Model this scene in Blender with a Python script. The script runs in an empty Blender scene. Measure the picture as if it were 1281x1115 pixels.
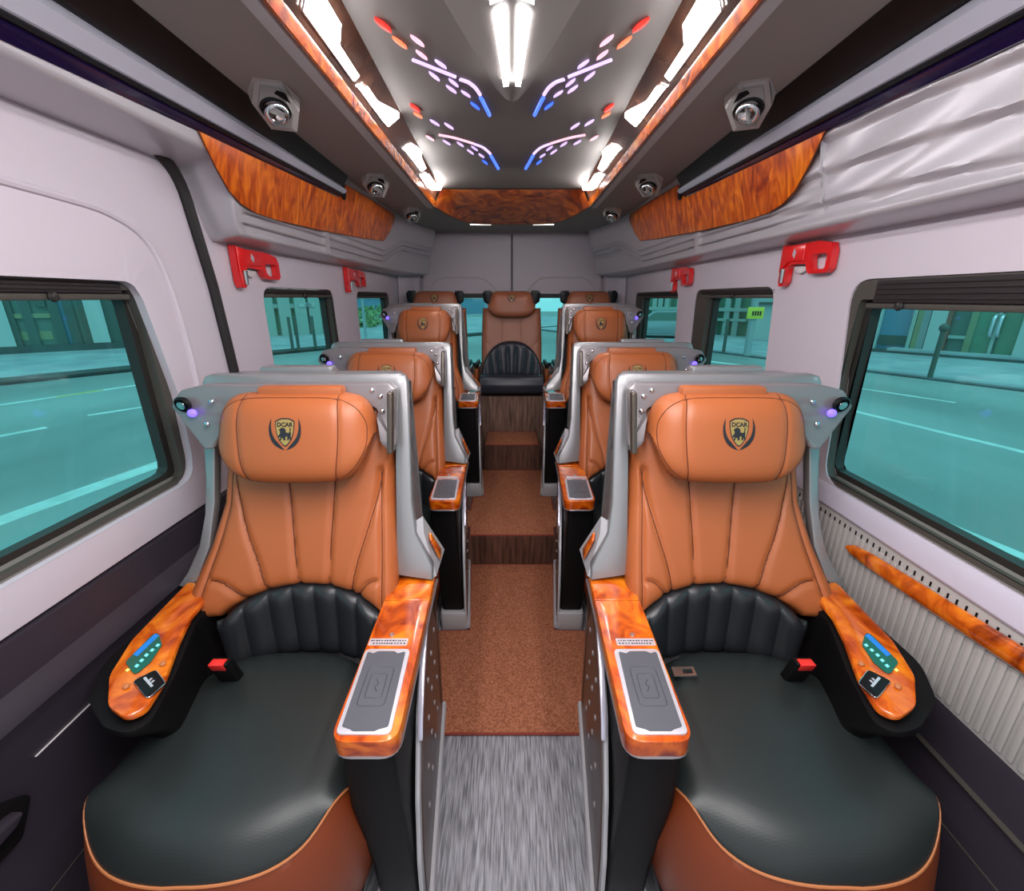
import bpy, bmesh, math, random
import numpy as np
from mathutils import Vector, Matrix
from mathutils.bvhtree import BVHTree

random.seed(7)
C = bpy.context.scene.collection
SC = bpy.context.scene

# ------------------------------------------------------------------ camera
F_PX, W_PX, H_PX = 560.0, 1281.0, 1115.0
PITCH = math.atan(185.0 / F_PX)          # camera tilted down
CAM_Z = 1.3
cd = bpy.data.cameras.new('camera')
cam = bpy.data.objects.new('camera', cd)
C.objects.link(cam)
cam.location = (0, 0, CAM_Z)
cam.rotation_euler = (math.pi / 2 - PITCH, 0, 0)
cd.sensor_fit = 'HORIZONTAL'
cd.sensor_width = 36.0
cd.lens = F_PX / W_PX * 36.0
cd.clip_start = 0.02
cd.clip_end = 300
SC.camera = cam

# ------------------------------------------------------------------ world, sun, exposure
SC.view_settings.view_transform = 'Standard'
SC.view_settings.look = 'None'
SC.view_settings.gamma = 1.0
SC.view_settings.use_curve_mapping = False
SC.view_settings.exposure = 0.46

wd = bpy.data.worlds.new('overcast_sky')
SC.world = wd
wd.use_nodes = True
wn = wd.node_tree
wn.nodes.clear()
wo = wn.nodes.new('ShaderNodeOutputWorld')
wb = wn.nodes.new('ShaderNodeBackground')
wb.inputs[0].default_value = (0.90, 0.95, 1.0, 1)
wb.inputs[1].default_value = 0.80
wn.links.new(wb.outputs[0], wo.inputs[0])

sd = bpy.data.lights.new('sun', 'SUN')
sd.energy = 0.7
sd.angle = math.radians(20)
sd.color = (1.0, 0.97, 0.92)
sun = bpy.data.objects.new('sun', sd)
C.objects.link(sun)
sun.rotation_euler = (math.radians(35), math.radians(10), 0)


def area(name, loc, sx, sy, power, col=(1, 1, 1), rot=(0, 0, 0)):
    l = bpy.data.lights.new(name, 'AREA')
    l.shape = 'RECTANGLE'
    l.size, l.size_y = sx, sy
    l.energy = power
    l.color = col
    o = bpy.data.objects.new(name, l)
    C.objects.link(o)
    o.location = loc
    o.rotation_euler = rot
    return o


LAMP = 24.0      # strength of the white ceiling light lenses
# the lamp bands and the middle lamp run on over the camera towards the cab
for s in (-1, 1):
    area('ceiling_strip_lamp', (s * 0.385, 0.05, 1.845), 0.06, 1.5, 11.0, (1, 0.97, 0.98), (0, math.radians(s * 50), 0))
area('middle_lamp', (0, 0.30, 1.865), 0.14, 0.9, 9, (1, 0.97, 0.97))


# ------------------------------------------------------------------ pixel rays -> points on real planes
cP, sP = math.cos(PITCH), math.sin(PITCH)


def ray(u, v):
    x = (u - 640.5) / F_PX
    y = (v - 557.5) / F_PX
    return Vector((x, cP - y * sP, -sP - y * cP))


def onX(u, v, k):
    r = ray(u, v)
    t = k / r.x
    return Vector((k, r.y * t, CAM_Z + r.z * t))


def onY(u, v, k):
    r = ray(u, v)
    t = k / r.y
    return Vector((r.x * t, k, CAM_Z + r.z * t))


def onZ(u, v, k):
    r = ray(u, v)
    t = (k - CAM_Z) / r.z
    return Vector((r.x * t, r.y * t, k))


def onP(u, v, p0, n):
    r = ray(u, v)
    o = Vector((0, 0, CAM_Z))
    t = (Vector(p0) - o).dot(n) / r.dot(n)
    return o + r * t


# ------------------------------------------------------------------ materials
def mat(name, col, rough=0.5, metal=0.0, coat=0.0, spec=0.5):
    m = bpy.data.materials.new(name)
    m.use_nodes = True
    b = m.node_tree.nodes['Principled BSDF']
    b.inputs['Base Color'].default_value = (*col, 1)
    b.inputs['Roughness'].default_value = rough
    b.inputs['Metallic'].default_value = metal
    b.inputs['Coat Weight'].default_value = coat
    b.inputs['Coat Roughness'].default_value = 0.06
    b.inputs['Specular IOR Level'].default_value = spec
    return m


def nodes(m):
    return m.node_tree, m.node_tree.nodes['Principled BSDF']


def add_noise(m, c1, c2, scale=20, stretch=(1, 1, 1), detail=4, lo=0.35, hi=0.65, distort=0.0):
    t, b = nodes(m)
    tc = t.nodes.new('ShaderNodeTexCoord')
    mp = t.nodes.new('ShaderNodeMapping')
    mp.inputs['Scale'].default_value = stretch
    nz = t.nodes.new('ShaderNodeTexNoise')
    nz.inputs['Scale'].default_value = scale
    nz.inputs['Detail'].default_value = detail
    nz.inputs['Distortion'].default_value = distort
    rp = t.nodes.new('ShaderNodeValToRGB')
    rp.color_ramp.elements[0].position = lo
    rp.color_ramp.elements[0].color = (*c1, 1)
    rp.color_ramp.elements[1].position = hi
    rp.color_ramp.elements[1].color = (*c2, 1)
    t.links.new(tc.outputs['Object'], mp.inputs[0])
    t.links.new(mp.outputs[0], nz.inputs['Vector'])
    t.links.new(nz.outputs[0], rp.inputs[0])
    t.links.new(rp.outputs[0], b.inputs['Base Color'])
    return m, rp, nz


def add_bump(m, scale=300, strength=0.2, dist=0.002, kind='noise', stretch=(1, 1, 1)):
    t, b = nodes(m)
    tc = t.nodes.new('ShaderNodeTexCoord')
    mp = t.nodes.new('ShaderNodeMapping')
    mp.inputs['Scale'].default_value = stretch
    if kind == 'noise':
        nz = t.nodes.new('ShaderNodeTexNoise')
        nz.inputs['Detail'].default_value = 3
    else:
        nz = t.nodes.new('ShaderNodeTexVoronoi')
        nz.inputs['Randomness'].default_value = 0.0
    nz.inputs['Scale'].default_value = scale
    bp = t.nodes.new('ShaderNodeBump')
    bp.inputs['Strength'].default_value = strength
    bp.inputs['Distance'].default_value = dist
    t.links.new(tc.outputs['Object'], mp.inputs[0])
    t.links.new(mp.outputs[0], nz.inputs['Vector'])
    t.links.new(nz.outputs[0], bp.inputs['Height'])
    t.links.new(bp.outputs[0], b.inputs['Normal'])
    return m


def burl(name, scale, stretch, dark=(0.17, 0.018, 0.002), mid=(0.56, 0.098, 0.004), light=(0.88, 0.26, 0.016)):
    m = mat(name, mid, 0.22, 0, 0.7)
    m, rp, nz = add_noise(m, dark, light, scale, stretch, 5, 0.30, 0.72, 1.6)
    e = rp.color_ramp.elements.new(0.48)
    e.color = (*mid, 1)
    return m


M = {}
M['plastic'] = add_bump(mat('pale_lilac_plastic', (0.56, 0.50, 0.56), 0.5), 500, 0.05)
M['plastic_silver'] = mat('satin_silver_plastic', (0.53, 0.505, 0.54), 0.28, 0.25)
M['ceiling'] = add_bump(mat('grey_ceiling_lining', (0.32, 0.275, 0.255), 0.7), 600, 0.08)
M['ceiling_panel'] = mat('smooth_grey_ceiling_panel', (0.18, 0.160, 0.152), 0.6)
M['trim_grey'] = mat('light_grey_trim', (0.58, 0.54, 0.55), 0.5)
M['dark_plastic'] = add_bump(mat('dark_aubergine_plastic', (0.030, 0.024, 0.034), 0.42), 500, 0.08)
M['black'] = mat('black_plastic', (0.006, 0.0055, 0.006), 0.45, 0, 0, 0.14)
M['gloss_black'] = mat('gloss_black', (0.007, 0.006, 0.007), 0.3, 0, 0, 0.25)
M['gasket'] = mat('window_rubber', (0.018, 0.016, 0.014), 0.5)
M['gasket_dark'] = mat('door_seal_rubber', (0.012, 0.010, 0.010), 0.6)
M['reveal'] = mat('window_reveal', (0.060, 0.054, 0.046), 0.55)
M['indigo'] = mat('indigo_gloss_strip', (0.010, 0.005, 0.034), 0.15, 0, 0.5)
M['rail'] = mat('satin_silver_rail', (0.56, 0.56, 0.66), 0.3, 0.3)
M['silver'] = mat('silver_shell_paint', (0.31, 0.305, 0.315), 0.32, 0.5, 0.25)
M['gunmetal'] = mat('gunmetal_lacquer', (0.25, 0.222, 0.232), 0.3, 0.35)
M['flange'] = mat('dark_bronze_flange', (0.10, 0.078, 0.065), 0.25, 0.6)
M['base_silver'] = mat('grey_base_plastic', (0.42, 0.41, 0.43), 0.4, 0.2)
M['chrome'] = mat('chrome', (0.80, 0.80, 0.82), 0.10, 1.0)
M['quilt'] = mat('dark_quilted_panel', (0.20, 0.185, 0.19), 0.3, 0.35)
M['side_brown'] = mat('brown_gloss_side_panel', (0.070, 0.042, 0.034), 0.34, 0.2, 0.1)
M['lilac_blade'] = mat('lilac_blade', (0.52, 0.50, 0.60), 0.25, 0.4)
M['leather'] = add_bump(mat('tan_leather', (0.41, 0.108, 0.031), 0.4), 900, 0.06, 0.001)
M['leather_rear'] = add_bump(mat('brown_leather', (0.36, 0.115, 0.058), 0.4), 900, 0.06, 0.001)
M['skirt'] = add_bump(mat('red_brown_leather', (0.20, 0.036, 0.008), 0.42), 900, 0.06, 0.001)
M['seam'] = mat('dark_brown_seam', (0.10, 0.022, 0.006), 0.6)
M['piping'] = mat('tan_piping', (0.50, 0.17, 0.06), 0.5)
M['black_leather'] = add_bump(mat('black_leather', (0.016, 0.017, 0.020), 0.33), 900, 0.05, 0.001)
M['navy_leather'] = mat('dark_navy_leather', (0.022, 0.024, 0.036), 0.36)
M['black_perf'] = add_bump(mat('perforated_black_leather', (0.017, 0.021, 0.021), 0.40), 260, 0.16, 0.001, 'voronoi', (1, 1, 1))
M['burl'] = burl('burl_wood', 14, (1, 1, 1))
M['burl_arm'] = burl('burl_wood_armrest', 17, (1, 0.55, 1), (0.22, 0.016, 0.001), (0.56, 0.085, 0.003), (0.86, 0.24, 0.012))
M['burl_flame'] = burl('flame_wood', 10, (1, 1.9, 0.75), (0.26, 0.022, 0.002), (0.60, 0.095, 0.004), (0.97, 0.27, 0.012))
M['burl_flame'].node_tree.nodes['Principled BSDF'].inputs['Coat Weight'].default_value = 0.25
M['burl_flame'].node_tree.nodes['Principled BSDF'].inputs['Roughness'].default_value = 0.35
M['burl_dark'] = burl('dark_burl_wood', 8, (1, 1, 1), (0.13, 0.014, 0.002), (0.50, 0.075, 0.004), (0.90, 0.24, 0.015))
M['burl_dark'].node_tree.nodes['Principled BSDF'].inputs['Coat Weight'].default_value = 0.15
M['burl_dark'].node_tree.nodes['Principled BSDF'].inputs['Roughness'].default_value = 0.5
M['band'] = add_noise(mat('smoked_lamp_band', (0.1, 0.06, 0.05), 0.18, 0, 0.6), (0.060, 0.038, 0.032), (0.19, 0.085, 0.055), 5, (1, 1, 1), 3)[0]
M['red'] = mat('red_hammer_plastic', (0.72, 0.010, 0.012), 0.22, 0, 0.5)
M['steel'] = mat('brushed_steel', (0.55, 0.55, 0.56), 0.25, 1)
M['vent'] = mat('vent_grey', (0.44, 0.41, 0.40), 0.4)
M['vent_in'] = mat('vent_inner_grey', (0.34, 0.32, 0.31), 0.38)
M['carpet'] = add_bump(add_noise(mat('brown_carpet', (0.3, 0.1, 0.05), 0.95, 0, 0, 0.1), (0.20, 0.066, 0.031), (0.39, 0.148, 0.082), 180, (1, 1, 1), 3)[0], 400, 0.6, 0.004)
M['carpet_edge'] = mat('red_brown_carpet_binding', (0.20, 0.028, 0.015), 0.8)
M['vinyl'] = add_noise(mat('grey_streaked_vinyl', (0.3, 0.3, 0.32), 0.45), (0.095, 0.092, 0.105), (0.33, 0.325, 0.355), 26, (9, 0.5, 1), 6, 0.36, 0.66, 0.2)[0]
M['riser'] = add_noise(mat('dark_brown_laminate', (0.1, 0.05, 0.04), 0.4), (0.045, 0.018, 0.012), (0.13, 0.058, 0.038), 10, (6, 1, 0.5), 5)[0]
M['riser_light'] = add_noise(mat('brown_laminate', (0.16, 0.09, 0.07), 0.4), (0.085, 0.042, 0.03), (0.24, 0.135, 0.10), 10, (6, 1, 0.5), 5)[0]
M['pad'] = mat('grey_charging_pad', (0.085, 0.088, 0.105), 0.35)
M['pad_mark'] = mat('charging_pad_mark', (0.05, 0.052, 0.065), 0.3)
M['bezel'] = mat('pale_silver_bezel', (0.72, 0.68, 0.74), 0.28, 0.5)
M['rib'] = mat('warm_grey_ribbed_panel', (0.40, 0.375, 0.36), 0.5)
M['rib_light'] = mat('pale_lilac_trim', (0.52, 0.47, 0.56), 0.45)
M['sillgrey'] = mat('grey_window_sill', (0.14, 0.135, 0.125), 0.5)
M['blind'] = mat('dark_pleated_blind', (0.018, 0.013, 0.016), 0.65)
M['gold'] = mat('gold_print', (0.52, 0.34, 0.11), 0.35, 0.5)
M['ink'] = mat('dark_print', (0.012, 0.012, 0.018), 0.5)
M['red_button'] = mat('red_buckle_button', (0.80, 0.03, 0.025), 0.35)
M['screen_dk'] = mat('touch_panel', (0.008, 0.09, 0.055), 0.12, 0, 0.5)
M['tan_dark'] = mat('rear_wood_bits', (0.30, 0.07, 0.012), 0.3, 0, 0.4)


def emis(name, col, s):
    m = bpy.data.materials.new(name)
    m.use_nodes = True
    b = m.node_tree.nodes['Principled BSDF']
    b.inputs['Base Color'].default_value = (*col, 1)
    b.inputs['Emission Color'].default_value = (*col, 1)
    b.inputs['Emission Strength'].default_value = s
    return m


M['lamp'] = emis('white_lamp_lens', (1, 0.985, 0.98), LAMP)
M['lamp_mid'] = emis('white_middle_lamp_lens', (1, 0.985, 0.98), 16)
M['strip_lamp'] = emis('rear_strip_lamp', (1, 0.93, 0.82), 1.5)
M['led_red'] = emis('red_led', (1, 0.03, 0.02), .9)
M['led_orange'] = emis('orange_led', (1, 0.20, 0.09), .9)
M['led_pink'] = emis('pink_led', (0.85, 0.47, 0.58), .85)
M['led_violet'] = emis('violet_led', (0.62, 0.46, 0.88), .85)
M['led_blue'] = emis('blue_led', (0.05, 0.14, 1.0), 1.2)
M['led_read'] = emis('blue_reading_led', (0.16, 0.10, 0.95), 1.4)
M['screen_blue'] = emis('lit_blue_display', (0.01, 0.13, 0.42), 0.6)
M['screen_icon'] = emis('lit_icons', (0.14, 0.50, 0.55), 0.6)
M['screen_yellow'] = emis('lit_yellow_icon', (0.65, 0.55, 0.12), 0.8)

# tinted glass: light goes straight through, tinted, plus a faint reflection
g = bpy.data.materials.new('teal_tinted_glass')
g.use_nodes = True
gt = g.node_tree
gt.nodes.clear()
go = gt.nodes.new('ShaderNodeOutputMaterial')
gm = gt.nodes.new('ShaderNodeMixShader')
gtr = gt.nodes.new('ShaderNodeBsdfTransparent')
ggl = gt.nodes.new('ShaderNodeBsdfGlossy')
gtr.inputs[0].default_value = (0.445, 0.865, 0.87, 1)
ggl.inputs[0].default_value = (0.9, 1, 1, 1)
ggl.inputs['Roughness'].default_value = 0.02
gm.inputs[0].default_value = 0.03
gt.links.new(gtr.outputs[0], gm.inputs[1])
gt.links.new(ggl.outputs[0], gm.inputs[2])
gt.links.new(gm.outputs[0], go.inputs[0])
M['glass'] = g

# street materials
M['asphalt'] = add_noise(mat('asphalt', (0.3, 0.3, 0.3), 0.85), (0.27, 0.27, 0.27), (0.42, 0.42, 0.415), 0.35, (1, 0.5, 1), 8, 0.35, 0.68)[0]
M['marking'] = add_noise(mat('road_paint', (0.8, 0.8, 0.8), 0.7), (0.62, 0.62, 0.60), (0.85, 0.85, 0.83), 3)[0]
M['yellow_mark'] = mat('yellow_road_paint', (0.62, 0.52, 0.16), 0.7)
M['paving'] = add_noise(mat('paving', (0.4, 0.4, 0.42), 0.8), (0.36, 0.36, 0.40), (0.50, 0.50, 0.52), 1.0)[0]
M['kerb'] = mat('dark_kerb', (0.10, 0.10, 0.10), 0.8)
M['render_wall'] = mat('pale_render', (0.55, 0.55, 0.54), 0.8)
M['render_grey'] = mat('grey_render', (0.32, 0.33, 0.34), 0.8)
M['shop_glass'] = mat('shop_glass', (0.16, 0.20, 0.17), 0.3)
M['shop_glass_blue'] = mat('blue_shop_glass', (0.17, 0.27, 0.38), 0.3)
M['shop_green'] = mat('green_shop_glass', (0.17, 0.27, 0.18), 0.3)
M['mullion'] = mat('dark_mullion', (0.10, 0.115, 0.10), 0.5)
M['mullion_light'] = mat('pale_mullion', (0.42, 0.46, 0.42), 0.4)
M['ochre'] = mat('ochre_post', (0.30, 0.29, 0.17), 0.6)
M['redframe'] = mat('red_brown_frame', (0.30, 0.13, 0.10), 0.6)
M['leaf'] = add_noise(mat('tree_leaf', (0.2, 0.4, 0.1), 0.8), (0.16, 0.25, 0.10), (0.42, 0.50, 0.24), 4)[0]
M['bark'] = mat('bark', (0.10, 0.07, 0.05), 0.9)
M['sign_yellow'] = mat('yellow_sign', (0.78, 0.66, 0.08), 0.5)
M['steel_grey'] = mat('grey_pole', (0.36, 0.38, 0.40), 0.5)
M['car_paint'] = mat('grey_car_paint', (0.34, 0.36, 0.38), 0.25, 0.4, 0.6)
M['tyre'] = mat('tyre', (0.02, 0.02, 0.02), 0.8)


# ------------------------------------------------------------------ mesh helpers
def rpoly(pts, r, n=5):
    """2D polygon with rounded corners; r one number or one per corner"""
    out = []
    k = len(pts)
    for i in range(k):
        p = Vector(pts[i][:2])
        a = Vector(pts[i - 1][:2])
        b = Vector(pts[(i + 1) % k][:2])
        rr = r[i] if isinstance(r, (list, tuple)) else r
        d1, d2 = (a - p), (b - p)
        l1, l2 = d1.length, d2.length
        if rr <= 0 or l1 < 1e-6 or l2 < 1e-6:
            out.append((p.x, p.y))
            continue
        ang = d1.angle(d2)
        t = min(rr / max(math.tan(ang / 2), 1e-3), 0.48 * l1, 0.48 * l2)
        q1, q2 = p + d1 / l1 * t, p + d2 / l2 * t
        for j in range(n + 1):
            f = j / n
            q = q1 * (1 - f) ** 2 + p * 2 * f * (1 - f) + q2 * f * f
            out.append((q.x, q.y))
    return out


def smooth_path(pts, n=6):
    """Catmull-Rom through the points"""
    pts = [Vector(p) for p in pts]
    out = []
    for i in range(len(pts) - 1):
        p0 = pts[max(i - 1, 0)]
        p1, p2 = pts[i], pts[i + 1]
        p3 = pts[min(i + 2, len(pts) - 1)]
        for j in range(n):
            t = j / n
            out.append(0.5 * ((2 * p1) + (p2 - p0) * t + (2 * p0 - 5 * p1 + 4 * p2 - p3) * t * t + (3 * p1 - p0 - 3 * p2 + p3) * t ** 3))
    out.append(pts[-1])
    return out


def sst(a, b, x):
    t = np.clip((x - a) / (b - a), 0, 1)
    return t * t * (3 - 2 * t)


class MB:
    def __init__(self):
        self.bm = bmesh.new()

    def raw(self, vs, fs):
        b = [self.bm.verts.new(v) for v in vs]
        for f in fs:
            try:
                self.bm.faces.new([b[i] for i in f])
            except ValueError:
                pass
        return self

    def merge(self, o):
        me = bpy.data.meshes.new('tmp')
        o.bm.to_mesh(me)
        self.bm.from_mesh(me)
        bpy.data.meshes.remove(me)
        o.bm.free()
        return self

    def box(self, x0, x1, y0, y1, z0, z1, b=0.0, seg=2):
        t = MB()
        v = [(x, y, z) for x in (x0, x1) for y in (y0, y1) for z in (z0, z1)]
        t.raw(v, [(0, 1, 3, 2), (4, 6, 7, 5), (0, 4, 5, 1), (2, 3, 7, 6), (0, 2, 6, 4), (1, 5, 7, 3)])
        if b > 0:
            bmesh.ops.bevel(t.bm, geom=list(t.bm.edges), offset=b, segments=seg, profile=0.5, affect='EDGES')
        return self.merge(t)

    def prism(self, poly3, off, b=0.0, seg=2):
        """closed solid: polygon (list of 3D points) swept by the vector off"""
        t = MB()
        n = len(poly3)
        off = Vector(off)
        v = [Vector(p) for p in poly3] + [Vector(p) + off for p in poly3]
        t.raw(v, [tuple(range(n))[::-1], tuple(range(n, 2 * n))] + [(i, (i + 1) % n, n + (i + 1) % n, n + i) for i in range(n)])
        bmesh.ops.recalc_face_normals(t.bm, faces=list(t.bm.faces))
        if b > 0:
            t.bm.verts.ensure_lookup_table()
            es = [e for e in t.bm.edges if len(e.link_faces) == 2 and (len(e.link_faces[0].verts) > 4) != (len(e.link_faces[1].verts) > 4)] if n > 4 else list(t.bm.edges)
            bmesh.ops.bevel(t.bm, geom=es, offset=b, segments=seg, profile=0.5, affect='EDGES', clamp_overlap=True)
        bmesh.ops.triangulate(t.bm, faces=[f for f in t.bm.faces if len(f.verts) > 4])
        return self.merge(t)

    def loft(self, rings, cap=True, closed=True):
        n = len(rings[0])
        vs = [p for r in rings for p in r]
        fs = []
        for i in range(len(rings) - 1):
            for j in range(n if closed else n - 1):
                k = (j + 1) % n
                fs.append((i * n + j, i * n + k, (i + 1) * n + k, (i + 1) * n + j))
        if cap:
            fs.append(tuple(range(n))[::-1])
            fs.append(tuple((len(rings) - 1) * n + i for i in range(n)))
        t = MB().raw(vs, fs)
        bmesh.ops.triangulate(t.bm, faces=[f for f in t.bm.faces if len(f.verts) > 4])
        return self.merge(t)

    def tube(self, pts, r, n=6, closed=False):
        pts = [Vector(p) for p in pts]
        k = len(pts)
        rings = []
        up = None
        for i in range(k):
            if closed:
                d = pts[(i + 1) % k] - pts[i - 1]
            else:
                d = pts[min(i + 1, k - 1)] - pts[max(i - 1, 0)]
            d.normalize()
            if up is None:
                up = Vector((0, 0, 1)) if abs(d.z) < 0.9 else Vector((1, 0, 0))
            a = d.cross(up).normalized()
            up = a.cross(d).normalized()
            rr = r[i] if isinstance(r, (list, tuple)) else r
            rings.append([pts[i] + (a * math.cos(2 * math.pi * j / n) + up * math.sin(2 * math.pi * j / n)) * rr for j in range(n)])
        if closed:
            rings.append(rings[0])
        return self.loft(rings, cap=not closed)

    def cyl(self, p0, p1, r0, r1=None, n=16, b=0):
        return self.tube([p0, p1], [r0, r0 if r1 is None else r1], n)

    def ball(self, c, r, n=12, sc=(1, 1, 1)):
        t = MB()
        bmesh.ops.create_uvsphere(t.bm, u_segments=n, v_segments=max(6, n // 2), radius=1)
        for v in t.bm.verts:
            v.co = Vector((c[0] + v.co.x * r * sc[0], c[1] + v.co.y * r * sc[1], c[2] + v.co.z * r * sc[2]))
        return self.merge(t)

    def lathe(self, prof, c, axis, n=20):
        """prof: (radius, distance along axis)"""
        a = Vector(axis).normalized()
        u = a.orthogonal().normalized()
        w = a.cross(u)
        c = Vector(c)
        rings = [[c + a * h + (u * math.cos(2 * math.pi * j / n) + w * math.sin(2 * math.pi * j / n)) * max(r, 1e-4) for j in range(n)] for r, h in prof]
        return self.loft(rings)

    def sheet(self, outer, holes, to3):
        """flat panel from a 2D outline with holes"""
        t = MB()
        es = []
        for loop in [outer] + holes:
            vs = [t.bm.verts.new(to3(*p)) for p in loop]
            for i in range(len(vs)):
                es.append(t.bm.edges.new((vs[i], vs[(i + 1) % len(vs)])))
        bmesh.ops.triangle_fill(t.bm, use_beauty=True, edges=es)
        return self.merge(t)

    def solid_sheet(self, outer, holes, to3, off):
        """panel with thickness: front sheet, back sheet, rims"""
        off = Vector(off)
        self.sheet(outer, holes, to3)
        self.sheet(outer, holes, lambda a, b: Vector(to3(a, b)) + off)
        for loop in [outer] + holes:
            n = len(loop)
            v = [Vector(to3(*p)) for p in loop]
            self.raw(v + [p + off for p in v], [(i, (i + 1) % n, n + (i + 1) % n, n + i) for i in range(n)])
        bmesh.ops.remove_doubles(self.bm, verts=list(self.bm.verts), dist=1e-6)
        return self

    def grid(self, P):
        m, n = len(P), len(P[0])
        return self.raw([tuple(p) for row in P for p in row], [(i * n + j, i * n + j + 1, (i + 1) * n + j + 1, (i + 1) * n + j) for i in range(m - 1) for j in range(n - 1)])


ORG = {}


class Ctx:
    """mirror and shift applied to everything built while it is set"""
    side, dy, dz = 1, 0.0, 0.0
    squeeze = 1.0


def build(mb, name, material, parent=None, angle=38, smooth=True, fix=True):
    bm = mb.bm if isinstance(mb, MB) else mb
    if fix:
        bmesh.ops.recalc_face_normals(bm, faces=list(bm.faces))
    org = ORG[parent.name] if parent else Vector((0, 0, 0))
    if Ctx.squeeze != 1.0:
        for v in bm.verts:
            k = min(1, max(0, (v.co.z - .62) / .14))
            k = 1 + (Ctx.squeeze - 1) * k * k * (3 - 2 * k)
            v.co.x = .545 + (v.co.x - .545) * k
    for v in bm.verts:
        v.co = Vector((v.co.x * Ctx.side, v.co.y + Ctx.dy, v.co.z + Ctx.dz)) - org
    if Ctx.side < 0:
        bmesh.ops.reverse_faces(bm, faces=list(bm.faces))
    me = bpy.data.meshes.new(name)
    bm.to_mesh(me)
    bm.free()
    me.materials.append(material)
    if smooth:
        me.shade_smooth()
        me.set_sharp_from_angle(angle=math.radians(angle))
    o = bpy.data.objects.new(name, me)
    C.objects.link(o)
    o.parent = parent
    ORG[o.name] = org
    return o


def thing(name, label, cat, loc=(0, 0, 0), group=None):
    o = bpy.data.objects.new(name, None)
    o.empty_display_size = 0.05
    C.objects.link(o)
    o.location = loc
    ORG[o.name] = Vector(loc)
    o['label'] = label
    o['category'] = cat
    if group:
        o['group'] = group
    return o


def tag(o, label, cat, group=None):
    o['label'] = label
    o['category'] = cat
    if group:
        o['group'] = group
    return o


def struct(o, label=None, cat=None):
    o['kind'] = 'structure'
    if label:
        o['label'] = label
    if cat:
        o['category'] = cat
    return o


def pillow(X, Z, Yf, T, ns, nr, es=(5, 2.0), er=(5, 2.0), back=0.03, seams=(), groove=(0.005, 0.005), extra=None):
    """upholstered sheet: returns MB and a BVH; X, Z, Yf, T take arrays s, r in [-1, 1]"""
    def cl(n):
        t = np.linspace(-1, 1, n)
        return 0.35 * t + 0.65 * np.sin(np.pi / 2 * t)
    s, r = np.meshgrid(cl(ns), cl(nr))
    x, z = X(s, r), Z(s, r)
    e = (np.clip(1 - np.abs(s) ** es[0], 0, 1)) ** (1 / es[1]) * (np.clip(1 - np.abs(r) ** er[0], 0, 1)) ** (1 / er[1])
    t = T(s, r) * e
    yb = Yf(s, r) + T(s, r)
    for pl in seams:
        d = np.full(x.shape, 9.0)
        for (ax, az), (bx, bz) in zip(pl[:-1], pl[1:]):
            vx, vz = bx - ax, bz - az
            L = max(vx * vx + vz * vz, 1e-9)
            k = np.clip(((x - ax) * vx + (z - az) * vz) / L, 0, 1)
            d = np.minimum(d, np.hypot(x - ax - k * vx, z - az - k * vz))
        t = t - groove[0] * np.exp(-(d / groove[1]) ** 2) * np.clip(e * 2 - 0.2, 0, 1)
    if extra is not None:
        t = t + extra(x, z) * e
    yf = yb - t
    y2 = yb + back * e
    nrr, nss = x.shape
    vs = [(x[i, j], yf[i, j], z[i, j]) for i in range(nrr) for j in range(nss)]
    idx = {}
    fs = [(i * nss + j, i * nss + j + 1, (i + 1) * nss + j + 1, (i + 1) * nss + j) for i in range(nrr - 1) for j in range(nss - 1)]
    bvh = BVHTree.FromPolygons([Vector(v) for v in vs], fs)
    rows = list(range(0, nrr, 3))
    rows = rows if rows[-1] == nrr - 1 else rows + [nrr - 1]
    for i in range(nrr):
        for j in range(nss):
            if i in (0, nrr - 1) or j in (0, nss - 1):
                idx[i, j] = i * nss + j
            else:
                idx[i, j] = len(vs)
                vs.append((x[i, j], y2[i, j], z[i, j]))
    fs += [(idx[i, j], idx[i + 1, j], idx[i + 1, j + 1], idx[i, j + 1]) for i in range(nrr - 1) for j in range(nss - 1)]
    mb = MB().raw(vs, fs)
    bmesh.ops.remove_doubles(mb.bm, verts=list(mb.bm.verts), dist=1e-5)
    return mb, bvh


def cast(bvh, x, z, off=0.0):
    h = bvh.ray_cast(Vector((x, -1.0, z)), Vector((0, 1, 0)))
    if h[0] is None:
        return None
    return h[0] + Vector((0, -off, 0))


def path_on(bvh, pts, off=0.0, n=6):
    q = smooth_path([(p[0], 0, p[1]) for p in pts], n)
    out = [cast(bvh, p.x, p.z, off) for p in q]
    return [p for p in out if p is not None]

# ------------------------------------------------------------------ floor, steps, carpets
YF, YR = -0.9, 4.0        # front opening (towards the cab) and rear wall
WX = 0.9                  # side walls
GZ = -0.65                # street level

fl = struct(build(MB().box(-WX, WX, YF, YR, -0.05, 0), 'floor', M['vinyl']))
build(MB().box(-WX, WX, 1.995, YR, 0.0005, 0.160), 'platform', M['riser'], fl)
build(MB().box(-0.222, 0.222, 1.985, 1.995, 0.0, 0.163), 'riser', M['riser'], fl)
build(MB().box(-0.187, 0.187, 2.895, 3.215, 0.1605, 0.342), 'platform', M['riser'], fl)
build(MB().box(-0.187, 0.187, 2.887, 2.895, 0.166, 0.344), 'riser', M['riser'], fl)
build(MB().box(-0.88, 0.88, 3.215, YR - 0.02, 0.1605, 0.615), 'rear_bench_box', M['riser_light'], fl)


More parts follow.
